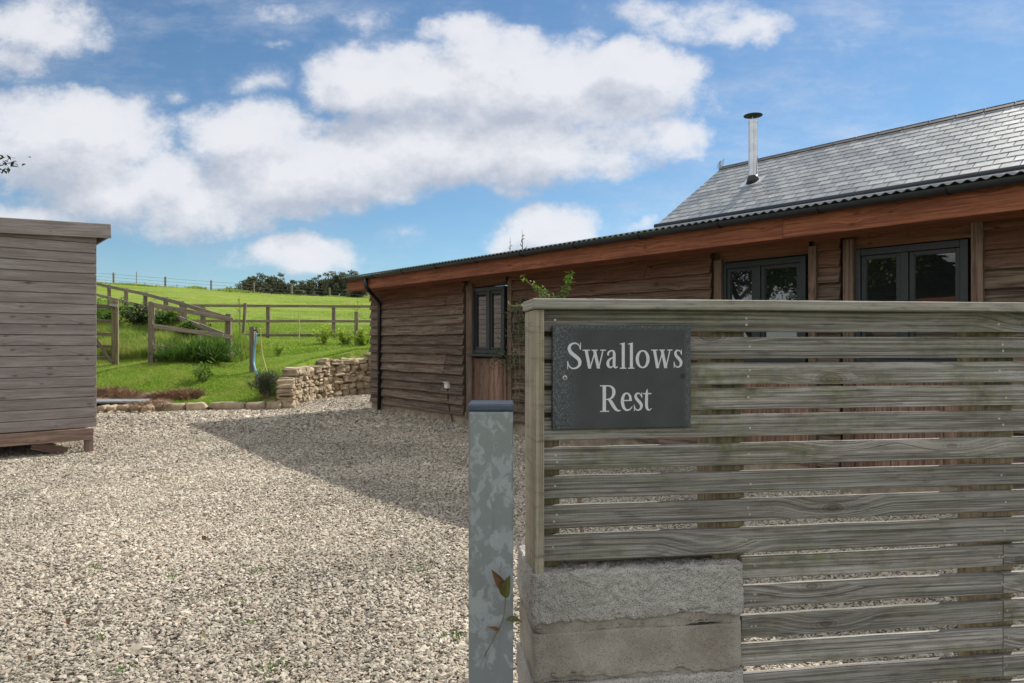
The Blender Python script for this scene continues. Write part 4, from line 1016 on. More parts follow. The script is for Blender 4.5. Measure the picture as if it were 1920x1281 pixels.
# galvanised post
gp = at(921.5, CY, 1.38); gp.z = 0; gw_ = 81.5 / F * 1.38; gtop = EYE - (771 - CY) / F * 1.335
post = thing('steel_gate_post', gp, 'square galvanised steel post with a dark plastic cap beside the sign fence', 'post', rz=rad(1.0))
mb = MB(); mb.box(Vector((gp.x, gp.y + .0, gtop / 2)), (UP, Vector((1, 0, 0)), Vector((0, 1, 0))), (gtop, gw_, gw_), .5)
mb.build('shaft', 'galvanised', post, bevel=.006, seg=4)
mb = MB(); mb.box(Vector((gp.x, gp.y, gtop + .0055)), (Vector((1, 0, 0)), Vector((0, 1, 0)), UP), (gw_ + .004, gw_ + .004, .015), .5)
mb.build('cap', 'cap_plastic', post, bevel=.005, seg=4)
# sprig
yf = gp.y - gw_ / 2
sprig = thing('leafy_sprig', at(930, 1200, yf - .006), 'thin stalk with two curled brown and green leaves lying against the steel post', 'sprig')
q = lambda px, py, o=.006: at(px, py, yf - o)
mb = MB(); mb.tube([q(908, 1232, .003), q(922, 1205, .004), q(938, 1178, .006), q(945, 1155, .010), q(948, 1125, .012), q(944, 1108, .014)], [.0007, .0008, .001, .001, .001, .001], 6, .5)
mb.tube([q(938, 1178), q(928, 1172, .012)], .0006, 5); mb.build('stem', 'twig_bark', sprig, smooth=True)
def bigleaf(base, tip, nrm_, W, mat, curl=.15):
    mb = MB(); base = Vector(base); tip = Vector(tip); d_ = tip - base; L_ = d_.length; d_.normalize(); y_ = Vector(nrm_).cross(d_).normalized(); n_ = d_.cross(y_); K = 9; b = 0
    for i in range(K + 1):
        f_ = i / K; wd = W * math.sin(math.pi * min(1, f_ ** .8)) * .5; c = base + d_ * L_ * f_ + n_ * (math.sin(f_ * math.pi) * curl * L_)
        for j in (-1, -.5, 0, .5, 1): mb.v.append(c + y_ * wd * j + n_ * abs(j) ** 1.5 * wd * .7)
    for i in range(K):
        for j in range(4): A = i * 5 + j; mb.face([A, A + 1, A + 6, A + 5], None, random.uniform(.2, .8))
    return mb.build('leaf', mat, sprig, smooth=True)
bigleaf(q(945, 1110, .014), q(921, 1068, .022), (.3, -1, .2), .0175, 'leaf_brown', .1)
bigleaf(q(948, 1122, .013), q(957, 1078, .024), (-.4, -1, .1), .022, 'sprig_leaf', .12)
bigleaf(q(936, 1183, .008), q(914, 1176, .014), (.1, -1, .5), .008, 'leaf_brown', .2)
bigleaf(q(948, 1164, .008), q(979, 1168, -.01), (.1, -.6, 1), .013, 'sprig_leaf', .1)

# =================================================================== KERB STONES, STONE WALL, SLAB
def rock(mb, c, ax, size, seed, n=2, rough=.16, r=None):
    """lumpy squared stone from a subdivided cube"""
    bm = bmesh.new(); bmesh.ops.create_cube(bm, size=2); bmesh.ops.subdivide_edges(bm, edges=bm.edges[:], cuts=n, use_grid_fill=True)
    rs = random.Random(seed); ph = [rs.uniform(0, 50) for _ in range(6)]; b = len(mb.v); r = rs.random() if r is None else r
    cut = [(Vector([rs.gauss(0, 1) for _ in range(3)]).normalized(), rs.uniform(.72, .98)) for _ in range(5)]
    for v in bm.verts:
        p = v.co.copy(); l = p.length; p = p * (.80 + .20 * (1.3 / l)) * .90
        for nn_, dd in cut:
            e_ = p.dot(nn_) - dd
            if e_ > 0: p -= nn_ * e_ * .8
        p += Vector((math.sin(p.y * 3 + ph[0]) + math.sin(p.z * 5 + ph[1]), math.sin(p.x * 3 + ph[2]) + math.sin(p.z * 4 + ph[3]), math.sin(p.x * 4 + ph[4]) + math.sin(p.y * 3 + ph[5]))) * rough * .3
        mb.v.append(Vector(c) + ax[0] * p.x * size[0] / 2 + ax[1] * p.y * size[1] / 2 + ax[2] * p.z * size[2] / 2)
    for f in bm.faces: mb.face([b + v.index for v in f.verts], None, r)
    bm.free()
kerbs = [(-2, 24), (293, 318, 'small rounded kerb stone nearest the dead grass, first of the row'), (318, 355, 'long domed buff kerb stone, second from the left'), (356, 391, 'flat topped kerb stone, third from the left'),
         (392, 458, 'longest kerb stone in front of the lawn, fourth from the left'), (459, 497, 'grey brown kerb stone, fifth from the left beside the lavender'), (498, 525, 'last kerb stone against the foot of the dry stone wall')]
for i, (a, b, lb) in enumerate(kerbs[1:]):
    Yk = 12.08; p0 = at(a, CY, Yk + .0 * i); p1 = at(b, CY, Yk); p0.y = np.interp(p0.x, _GX, _GY) - .05; p1.y = np.interp(p1.x, _GX, _GY) - .05
    p0.z = p1.z = 0; c = (p0 + p1) / 2; c.z = float(gz(c.x, c.y)) + .04; ax_ = (p1 - p0).normalized(); L_ = (p1 - p0).length
    mb = MB(); rock(mb, c, (ax_, Vector((-ax_.y, ax_.x, 0)), UP), (L_ * 1.04, .26, .21), 40 + i, 4, .2); o = mb.build('kerb_stone', 'granite_stone', loc=c, smooth=True)
    tag(o, lb, 'kerb stone', 'kerb stones edging the lawn')
# rubble course under the slab
rub = [(185, 205, 770), (204, 222, 768), (222, 247, 766), (247, 268, 768), (268, 290, 767)]
mb = MB(); c0 = None
for i, (a, b, y_) in enumerate(rub):
    p0 = at(a, CY, 11.62); p1 = at(b, CY, 11.7); c = (p0 + p1) / 2; c.z = float(gz(c.x, c.y)) + .05; c0 = c0 or c
    rock(mb, c, (Vector((1, 0, 0)), Vector((0, 1, 0)), UP), ((p1 - p0).length * 1.05, .24, .17), 90 + i, 3, .25)
    rock(mb, c + Vector((.04, -.14, -.05)), (Vector((1, 0, 0)), Vector((0, 1, 0)), UP), ((p1 - p0).length * .6, .12, .09), 95 + i, 3, .25)
tag(mb.build('rubble_edging', 'granite_stone', loc=c0, smooth=True), 'low broken rubble edging under the grey slab beside the shed', 'edging')
sl_c = at(214, CY, 12.05); sl_c.z = .265
mb = MB(); mb.box(sl_c, (Vector((.99, .12, 0)), Vector((-.12, .99, 0)), UP), (1.05, .52, .035)); tag(mb.build('paving_slab', 'slate_slab', loc=sl_c, bevel=.006), 'flat blue grey slab laid at the lawn edge by the shed', 'slab')
xs_ = np.linspace(-7.9, -5.9, 30); ys_ = np.linspace(11.45, 13.0, 26); GX, GY = np.meshgrid(xs_, ys_, indexing='ij')
GZ = np.maximum(ground(GX, GY), gz(GX, GY)) + .012 + .05 * sm(0, .4, GY - 11.6) * 1.0 * sm(0, .3, 13.0 - GY) * sm(0, .3, GX + 7.9) * sm(0, .4, -5.9 - GX) - .05 * (1 - sm(0, .25, np.minimum(np.minimum(GX + 7.9, -5.9 - GX), np.minimum(GY - 11.45, 13.0 - GY)))) + vnoise(GX * 8, GY * 8, 3) * .03
idx = np.arange(GX.size).reshape(GX.shape); fq = np.stack([idx[:-1, :-1].ravel(), idx[1:, :-1].ravel(), idx[1:, 1:].ravel(), idx[:-1, 1:].ravel()], 1)
tag(npmesh('bare_soil', np.stack([GX.ravel(), GY.ravel(), GZ.ravel()], 1), fq, 'earth', smooth=True), kind='structure')
n = 9000; x = rng.uniform(-7.9, -5.75, n); y = 12.62 + rng.normal(0, .10, n) + .10 * np.sin(x * 4); k = (vnoise(x * 3, y * 3, 2) > .3); x = x[k]; y = y[k]
ex_ = 1400; x = np.concatenate([x, -6.25 + rng.normal(0, .16, ex_)]); y = np.concatenate([y, 11.85 + rng.normal(0, .12, ex_)])
tag(blades('dead_grass_fringe', x, y, .13, .011, 'dead_grass', 1.0, base=np.maximum(ground(x, y), gz(x, y) + .03)), 'brown matted dead grass around the grey slab', 'dead grass', kind='stuff')

# curved dry stone wall
path = np.array([(-3.98, 12.2), (-4.12, 12.7), (-4.2, 13.4), (-4.2, 14.2), (-4.0, 15.05), (-3.55, 15.62), (-2.95, 16.08), (-2.2, 16.6), (-1.1, 17.0)])
sl_ = np.r_[0, np.cumsum(np.hypot(*np.diff(path, axis=0).T))]
def wp_(s_): return np.array([np.interp(s_, sl_, path[:, 0]), np.interp(s_, sl_, path[:, 1])])
def wtop(s_): return float(np.interp(s_, [0, .25, .6, 1.2, 2.1, 3.2, 4.5, 6], [.50, .66, .76, .80, .87, .97, 1.08, 1.12]))
wc = Vector((path[0][0], path[0][1], .1)); wall = thing('dry_stone_wall', wc, 'curved dry stone retaining wall of buff granite rubble holding back the lawn', 'wall')
mb = MB(); rs = random.Random(5); z = .06; row = 0
while z < 1.15:
    h = rs.uniform(.11, .175) * (1.25 if row < 2 else 1); s_ = -.02 + rs.uniform(0, .05)
    while s_ < sl_[-1]:
        L_ = rs.uniform(.12, .28); mid = s_ + L_ / 2
        if z + h * .82 < wtop(max(mid, 0)):
            p = wp_(mid); q2 = wp_(mid + .05); t_ = Vector((q2[0] - p[0], q2[1] - p[1], 0)).normalized(); nn_ = Vector((t_.y, -t_.x, 0))
            hh = h * rs.uniform(.82, 1.12); zz = z + h / 2 + rs.uniform(-.018, .018)
            if rs.random() < .22: # two small stones
                for dz_ in (-.25, .25): rock(mb, Vector((p[0], p[1], zz + dz_ * h)) + nn_ * (rs.uniform(-.02, .03) - .04 * z), (t_, nn_, UP), (L_ * .97, .3, h * .5), rs.random(), 3, .18)
            else:
                ta = rs.uniform(-.12, .12); t2 = (t_ + UP * ta).normalized(); u2 = (UP - t_ * ta).normalized()
                rock(mb, Vector((p[0], p[1], zz)) + nn_ * (rs.uniform(-.02, .035) - .04 * z), (t2, nn_, u2), (L_ * 1.02, .32, hh * 1.03), rs.random(), 3, .2)
        s_ += L_ * rs.uniform(.96, 1.0)
    z += h * .94; row += 1
mb.build('stonework', 'granite_stone', wall)
mb = MB()
for i in range(24):
    a, b = sl_[-1] * i / 24, sl_[-1] * (i + 1) / 24; pa_, pb_ = wp_(a), wp_(b); t_ = Vector((*(pb_ - pa_), 0)); L_ = t_.length; t_.normalize(); hgt = wtop(a) - .20
    if a > .3: mb.box(Vector((*(pa_ + pb_) / 2, hgt / 2)) - Vector((t_.y, -t_.x, 0)) * .02, (t_, Vector((t_.y, -t_.x, 0)), UP), (L_ + .02, .20, hgt), .5)
mb.build('earth_core', 'earth', wall)

# =================================================================== RAIL FENCES, GATE
def mpost(parent, p, h, w_=.1, lean=(0, 0), below=.12, mat='rail_wood', d=None):
    mb = MB(); ax_ = Vector((lean[0], lean[1], 1)).normalized(); c = Vector(p) + ax_ * (h - below) / 2
    dx_ = Vector(d) if d is not None else Vector((1, 0, 0)); dx_ = (dx_ - ax_ * dx_.dot(ax_)).normalized()
    mb.box(c, (ax_, dx_, ax_.cross(dx_)), (h + below, w_, w_ * .9)); return mb.build('post', mat, parent, bevel=.006)
def gp_(px, Y): x_ = (px - CX) / F * Y; return Vector((x_, Y, gh(x_, Y)))
# ramp fence
rf0 = gp_(427, 16.7); ramp = thing('post_and_rail_fence', rf0, 'two rail timber fence climbing the grassy bank to the left behind the gate', 'fence')
rp = []
pxs = [427, 380.5, 341, 311, 272.5, 236.5, 204.5, 177, 152]; Ys = [16.7, 18.0, 19.2, 20.4, 22.2, 23.7, 25.1, 26.6, 28.2]
tpy = [591, 577, 565, 557.5, 548, 541, 534.5, 528, 522]
for i, (px, Y, ty) in enumerate(zip(pxs, Ys, tpy)):
    t_ = at(px, ty, Y); g_ = gh(t_.x, Y); rp.append(t_); mpost(ramp, (t_.x, t_.y, g_), t_.z - g_, .115, d=tuple((at(204, CY, 25.1) - at(427, CY, 16.7)).normalized()))
rdir = (rp[6] - rp[0]).normalized(); side = Vector((-.62, -.78, 0)) * .07
for dz in (-.06, -.47):
    mb = MB()
    for i in range(len(rp) - 1):
        ext = rdir * -.12 if i == 0 else Vector((0, 0, 0)); dd = dz * (1.05 if i < 4 else .98)
        mb.bar(rp[i] + side + Vector((0, 0, dd)) + ext, rp[i + 1] + side + Vector((0, 0, dz)), .105, .04)
    mb.build('rail', 'rail_wood', ramp, bevel=.004)
# stub fence by the gate
a_ = gp_(284, 15.1); a_.z = at(284, 684, 15.1).z; st = thing('post_and_rail_fence', a_, 'short three rail timber fence panel standing in long grass right of the gate', 'fence')
A_t = at(284, 568, 15.1); B_t = at(429, 589, 16.55)
mb = MB(); mb.box((A_t + a_) / 2 - Vector((0, 0, .03)), (UP, Vector((1, 0, 0)), Vector((0, 1, 0))), (A_t.z - a_.z + .1, .105, .1)); mb.build('post', 'rail_wood', st, bevel=.006)
b_ = Vector((B_t.x, B_t.y, gh(B_t.x, B_t.y))); mpost(st, b_, B_t.z - b_.z, .12)
for pa_, pb_ in (((287, 572.5), (436, 600)), ((287, 612), (436, 633)), ((287, 651), (436, 667))):
    p0 = at(pa_[0], pa_[1], 15.05); p1 = at(pb_[0], pb_[1], 16.5); mb = MB(); mb.bar(p0, p1, .095, .04); mb.build('rail', 'rail_wood', st, bevel=.004)
# gate
gpb = at(216, 688, 15.5); gt_ = at(216, 564, 15.5); gate = thing('field_gate', gpb, 'five barred wooden field gate with a brace hung on a square post behind the shed', 'gate')
mb = MB(); mb.box((gpb + gt_) / 2 - Vector((0, 0, .05)), (UP, Vector((.93, .36, 0)), Vector((-.36, .93, 0))), (gt_.z - gpb.z + .1, .13, .13)); mb.build('gate_post', 'gate_post_wood', gate, bevel=.008)
for y0_ in (576, 603, 628, 651, 673):
    mb = MB(); mb.bar(at(211, y0_, 15.45), at(60, y0_ - 6, 15.2), .07 if y0_ > 580 else .09, .035); mb.build('bar', 'rail_wood', gate, bevel=.004)
mb = MB(); mb.bar(at(209, 680, 15.4), at(170, 622, 15.33), .065, .03); mb.build('brace', 'rail_wood', gate, bevel=.003)
mb = MB(); mb.bar(at(206, 572, 15.42), at(221, 574, 15.38), .05, .05); mb.build('latch', 'screw_metal', gate)
# paddock fence
pf0 = gp_(503, 23); pad = thing('post_and_rail_fence', pf0, 'long level three rail timber fence with wire mesh across the foot of the green field', 'fence')
for px in (348, 380, 503, 626, 749):
    Y = 23.0; x_ = (px - CX) / F * Y; g_ = gh(x_, Y); zt = at(px, 572.5, Y).z; mpost(pad, (x_, Y, g_), zt - g_, .115)
for y_, (l, r) in ((575.5, (346, 900)), (602.5, (346, 900)), (629, (430, 900))):
    mb = MB(); mb.bar(at(l, y_ - (2 if y_ < 580 else 0), 22.93), at(r, y_ + 1, 22.93), .085, .035); mb.build('rail', 'rail_wood', pad, bevel=.004)
mb = MB()
for k in range(9):
    y_ = 585 + k * 6.5; mb.tube([at(430, y_, 23.08), at(900, y_, 23.08)], .0022, 4, .5)
for k in range(60):
    px = 435 + k * 7.8; mb.tube([at(px, 585, 23.08), at(px, 637, 23.08)], .0018, 4, .5)
mb.build('wire_mesh', 'wire', pad)
# short stake right, leaning stick left
def stake(name, px, py0, py1, Y, w_, lb, cat='stake', px1=None, mat='rail_wood', group=None):
    p0 = at(px, py0, Y); p1 = at(px1 or px, py1, Y); g_ = gh(p0.x, Y); p0.z = min(p0.z, g_) - .05
    mb = MB(); mb.bar(p0, p1, w_, w_, up=(0, 1, 0)); return tag(mb.build(name, mat, loc=p0, bevel=.004), lb, cat, group)
stake('timber_stake', 668.5, 624, 585, 19.5, .10, 'short thick timber stake in front of the level fence near the building corner')
stake('timber_stake', 455, 648, 569, 19.5, .07, 'thin slanting dark stake leaning beside the bare sapling', px1=460)
stake('bamboo_cane', 561, 624, 584, 20.0, .022, 'short pale bamboo cane standing in the grass before the level fence', 'cane', mat='cane')
# hilltop wire fence
hf = thing('wire_fence', gp_(310, 79), 'wire fence on thin posts along the skyline of the field', 'fence')
for px, y0_, y1_ in ((60, 528, 502), (213, 533, 512), (310, 540, 519.5), (396, 546, 526), (476, 551, 531), (547, 556, 536), (618, 562, 540), (690, 567, 546), (760, 572, 550)):
    p0 = at(px, y0_ + 4, 79); p1 = at(px, y1_, 79); mb = MB(); mb.bar(p0, p1, .17, .15, up=(0, 1, 0)); mb.build('post', 'rail_wood', hf)
for px, y0_, y1_ in ((256, 536, 510), (272, 537, 530), (332, 541, 534), (385, 545, 538)):
    p0 = at(px, y0_ + 4, 79); p1 = at(px, y1_, 79); mb = MB(); mb.bar(p0, p1, .06, .06, up=(0, 1, 0)); mb.build('stake', 'rail_wood', hf)
wr = [(60, 502), (213, 512), (310, 519.5), (396, 526), (476, 531), (547, 536), (618, 540), (690, 546), (760, 550)]
for dy in (3, 9, 15):
    mb = MB(); mb.tube([at(px, y_ + dy, 79) for px, y_ in wr], .018, 4, .5); mb.build('strand', 'wire', hf)

# hose post
hp = at(473.5, 702, 14.6); hp.z = gh(hp.x, hp.y); ht = at(472.5, 614, 14.6)
hpt = thing('tap_post', hp, 'dark timber post with a garden tap at its top on the lawn', 'post')
mb = MB(); mb.box(Vector((hp.x, hp.y, (hp.z + ht.z) / 2 - .04)), (UP, Vector((1, 0, 0)), Vector((0, 1, 0))), (ht.z - hp.z + .1, .1, .1)); mb.build('shaft', 'rail_wood', hpt, bevel=.005)
tp_ = at(480, 620, 14.52)
mb = MB(); mb.tube([tp_ + Vector((-.05, .03, 0)), tp_ + Vector((.03, -.03, 0)), tp_ + Vector((.05, -.04, -.05))], .017, 8, .5); mb.tube([tp_ + Vector((0, 0, .01)), tp_ + Vector((0, 0, .06))], .01, 6, .5); mb.bar(tp_ + Vector((-.03, 0, .06)), tp_ + Vector((.03, 0, .06)), .012, .012)
mb.build('tap', 'black_plastic', hpt)
hl = [(480, 625, 14.5), (479, 640, 14.48), (476, 660, 14.46), (475.5, 678, 14.42), (478, 692, 14.3), (483, 704, 14.1), (490, 716, 13.8), (500, 728, 13.5)]
mb = MB(); mb.tube([at(*p) for p in cat(hl, 5)], .021, 8, .5); tag(mb.build('garden_hose', 'hose_plastic', loc=at(480, 625, 14.5), smooth=True), 'light blue garden hose hanging from the tap down into the lavender', 'hose')
mb = MB(); mb.tube([at(*p) for p in cat([(489, 617, 14.4), (489.5, 640, 14.38), (493, 668, 14.3), (499, 690, 14.2), (505, 708, 14.0)], 5)], .010, 6, .5); mb.tube([at(489, 617, 14.4), at(484, 622, 14.42)], .014, 6)
tag(mb.build('cane', 'cane', loc=at(505, 708, 14.0)), 'pale curved cane leaning beside the blue hose', 'cane')

# =================================================================== PLANTS
def plant(name, c, label, cat_, mat, r, h, n, L_, W_, stems=7, up=.5, group=None, stem_mat='twig_bark', droop=.3, seed=0, fol='foliage', shape='dome'):
    """stems fanning from the base with leaves along and around them"""
    rs = random.Random(seed + 3); c = Vector(c); t = thing(name, c, label, cat_, group=group); sm_b = MB(); lf = MB(); tips = []
    for k in range(stems):
        a = rs.uniform(0, 6.28); q_ = rs.uniform(.15, 1) ** .6; top = c + Vector((math.cos(a) * r * q_, math.sin(a) * r * q_, h * (1 - .45 * q_ * q_) * rs.uniform(.75, 1.05)))
        m = c.lerp(top, .5) + Vector((-math.cos(a), -math.sin(a), 0)) * r * .12 * q_; base = c + Vector((math.cos(a), math.sin(a), 0)) * r * .08
        sm_b.tube([base - Vector((0, 0, .03)), m, top], [.008 * h / .6, .005 * h / .6, .002], 5); tips.append((base, m, top))
    for i in range(n):
        b_, m, t_ = rs.choice(tips); f_ = rs.uniform(.12, 1) ** .7; p = b_.lerp(m, f_ * 2) if f_ < .5 else m.lerp(t_, f_ * 2 - 1)
        p = p + Vector([rs.gauss(0, 1) for _ in range(3)]) * r * .10
        d_ = Vector((rs.gauss(0, 1), rs.gauss(0, 1), rs.gauss(up, .6))).normalized(); lf.leaf(p, d_, (rs.gauss(0, .5), rs.gauss(0, .5), 1), L_ * rs.uniform(.6, 1.3), W_ * rs.uniform(.7, 1.2))
    sm_b.build('stem', stem_mat, t); lf.build(fol, mat, t); return t
def gpp(px, py, Y): p = at(px, py, Y); p.z = gh(p.x, Y); return p
plant('evergreen_shrub', gpp(605, 652, 19.6), 'yellow green leafy shrub left of the fence post above the dry stone wall', 'shrub', 'leaf_yellow', .36, .68, 420, .11, .045, 9, .9, 'young yellow green shrubs on the upper lawn', seed=1)
plant('evergreen_shrub', gpp(649, 652, 19.6), 'bushy yellow green shrub right of the fence post above the wall', 'shrub', 'leaf_yellow', .38, .60, 460, .11, .045, 9, .9, 'young yellow green shrubs on the upper lawn', seed=2)
plant('evergreen_shrub', gpp(680, 650, 18.9), 'bright yellow green shrub beside the short stake and building corner', 'shrub', 'leaf_yellow', .34, .55, 480, .12, .05, 9, .9, 'young yellow green shrubs on the upper lawn', seed=3)
plant('evergreen_shrub', gpp(521, 668, 17.6), 'small sparse upright shrub with white flecks right of the bamboo and hose', 'shrub', 'leaf_yellow', .20, .52, 190, .08, .035, 6, .9, 'young yellow green shrubs on the upper lawn', seed=4)
plant('rose_bush', gpp(380, 717, 13.55), 'small leafy rose bush alone in the middle of the lawn', 'shrub', 'leaf_green', .30, .46, 240, .07, .045, 7, .5, seed=5)
plant('lavender_bush', gpp(500, 745, 12.55), 'dark rounded lavender bush at the corner of the lawn and stone wall', 'shrub', 'leaf_lavender', .36, .52, 2600, .085, .009, 26, 1.2, seed=6)
plant('long_grass_clump', gpp(400, 688, 15.7), 'thick dark green clump of long grass under the right end of the short fence', 'grass clump', 'leaf_green', .68, .52, 2200, .24, .020, 30, 1.5, 'clumps of long grass under the short fence', seed=7)
plant('long_grass_clump', gpp(345, 688, 15.3), 'medium green clump of long grass under the middle of the short fence', 'grass clump', 'leaf_green', .62, .40, 1500, .20, .018, 26, 1.5, 'clumps of long grass under the short fence', seed=8)
plant('long_grass_clump', gpp(303, 687, 15.2), 'low tuft of long grass at the foot of the left post of the short fence', 'grass clump', 'leaf_green', .30, .22, 420, .15, .016, 14, 1.5, 'clumps of long grass under the short fence', seed=9)
for i, (px, Y, r_, h_, lb) in enumerate(((262, 19.6, .62, .85, 'dark bramble mound directly right of the gate post top'), (312, 19.4, .55, .55, 'low dark bramble mound under the middle of the climbing fence'), (362, 18.4, .5, .50, 'bramble mound behind the short fence panel'), (200, 20.5, 1.0, .9, 'brown topped bramble mound behind the gate bars'))):
    plant('bramble_mound', gpp(px, 600, Y), lb, 'bramble', 'leaf_green' if i else 'leaf_dark', r_, h_, 1300, .09, .06, 16, .4, 'brambles on the bank', seed=20 + i)
for i, (px, y0_, Y) in enumerate(((240, 700, 14.6), (300, 735, 13.0), (440, 690, 15.6), (540, 672, 16.5), (420, 730, 13.1))):
    pass
# bare saplings
def sapling(name, base, top, label, leaves, mat, seed, r0=.014, cat_='sapling', group=None, branches=9, spread=.35):
    rs = random.Random(seed); base = Vector(base); top = Vector(top); t = thing(name, base, label, cat_, group=group); mb = MB(); H = (top - base).length
    mid = base.lerp(top, .5) + Vector((rs.gauss(0, .03), 0, 0)); mb.tube([base - Vector((0, 0, .05)), mid, top], [r0, r0 * .6, .003], 6); tr = mb.build('trunk', 'twig_bark' if leaves else 'bark', t)
    tb = MB(); lf = MB()
    for k in range(branches):
        f_ = .35 + .6 * k / branches; p = base.lerp(mid, f_ * 2) if f_ < .5 else mid.lerp(top, f_ * 2 - 1); a = rs.uniform(0, 6.28)
        e_ = p + Vector((math.cos(a), math.sin(a), rs.uniform(.9, 2.0))).normalized() * H * spread * (1.1 - f_) * rs.uniform(.7, 1.3)
        tb.tube([p, p.lerp(e_, .5) + Vector((math.cos(a), math.sin(a), 0)) * .02 * H, e_], [r0 * .35, r0 * .25, .002], 5)
        for j in range(leaves): q_ = p.lerp(e_, rs.uniform(.2, 1)); lf.leaf(q_, (rs.gauss(0, 1), rs.gauss(0, 1), rs.gauss(0, 1)), (0, 0, 1), .06, .03)
    tb.build('branches', 'twig_bark' if leaves else 'bark', t)
    if leaves: lf.build('foliage', mat, t)
sapling('young_sapling', gpp(450, 652, 18.9), at(449, 556, 18.9), 'spindly bare sapling in front of the level fence beside the leaning stake', 3, 'leaf_green', 3, .018)
sapling('young_sapling', gpp(673, 640, 19.2), at(671, 558, 19.2), 'spindly sapling with yellow leaves beside the short stake at the building corner', 5, 'leaf_yellow', 5, .012)
sapling('bare_tree', at(980, 560, 30), at(979, 431, 30), 'taller bare dead treetop poking above the corrugated roof', 0, None, 8, .07, 'tree', branches=12, spread=.22)
sapling('bare_tree', at(957, 560, 30.5), at(957, 444, 30.5), 'smaller bare dead treetop just left of the taller one above the roof', 0, None, 9, .05, 'tree', branches=11, spread=.22)
# climber between fence and building
cb = fx(tpx(962, .25), .28, .05); cl = thing('climbing_rose', cb, 'rambling climber with small grey green leaves against the cladding right of the small window', 'climber')
rs = random.Random(12); stems_ = [[(968, 770), (966, 700), (960, 640), (955, 600)], [(972, 770), (975, 690), (972, 620), (978, 560)], [(962, 690), (945, 683), (925, 672), (912, 690)], [(966, 680), (948, 668), (932, 662)], [(970, 640), (962, 600), (972, 575)], [(980, 640), (984, 600), (968, 570)]]
mb = MB(); lf = MB()
for s_ in stems_:
    pts = []
    for (px, py) in s_:
        o_ = .16 + rs.uniform(-.05, .05); t_ = tpx(px, o_); p = fx(t_, o_); p.z = EYE + (CY - py) / F * p.y; pts.append(p)
    c_ = cat([(p.x, p.y, p.z) for p in pts], 6); c_ = [Vector(p) for p in c_]; mb.tube(c_, .005, 5)
    for p in c_:
        for k in range(9 if len(s_) > 3 and s_[0][0] != 962 else 6):
            lf.leaf(p + Vector([rs.gauss(0, .075) for _ in range(3)]), [rs.gauss(0, 1) for _ in range(3)], (0, 0, 1), rs.uniform(.03, .055), rs.uniform(.018, .03))
mb.build('stem', 'twig_bark', cl); lf.build('foliage', 'leaf_climber', cl)
# shrub branches rising just behind the near fence
ar0 = Vector((.35, 3.1, .0)); ar = thing('arching_shrub', ar0, 'arching thorny shrub with two shoots rising above the left end of the fence cap', 'shrub')
mb = MB(); lf = MB(); sh_ = [[(1055, 700), (1045, 575), (1032, 558), (1010, 545), (996, 535), (979, 517)], [(1050, 700), (1050, 590), (1053, 562), (1060, 545), (1068, 515)], [(1010, 600), (1002, 577), (975, 574), (957, 574)], [(1030, 600), (1022, 570), (1012, 556)]]
for j, s_ in enumerate(sh_):
    c_ = [Vector(p) for p in cat([tuple(at(px, py, 3.1 - .05 * j)) for px, py in s_], 8)]; mb.tube([ar0] * 0 + c_, [.0045 - .003 * i / len(c_) for i in range(len(c_))], 5)
    for i, p in enumerate(c_):
        if p.z < at(0, 600, 3.1).z: continue
        m_ = {0: 3 if i < len(c_) * .72 else 1, 1: 6, 2: 1, 3: 2}[j]
        for k in range(m_): lf.leaf(p + Vector([rs.gauss(0, .008) for _ in range(3)]), [rs.gauss(0, 1) for _ in range(3)], (0, 0, 1), rs.uniform(.014, .028), rs.uniform(.008, .015))
mb.tube([ar0, Vector((.3, 3.1, .6)), at(1052, 700, 3.08)], [.012, .008, .005], 6)
mb.build('stem', 'twig_bark', ar); lf.build('foliage', 'leaf_green', ar)

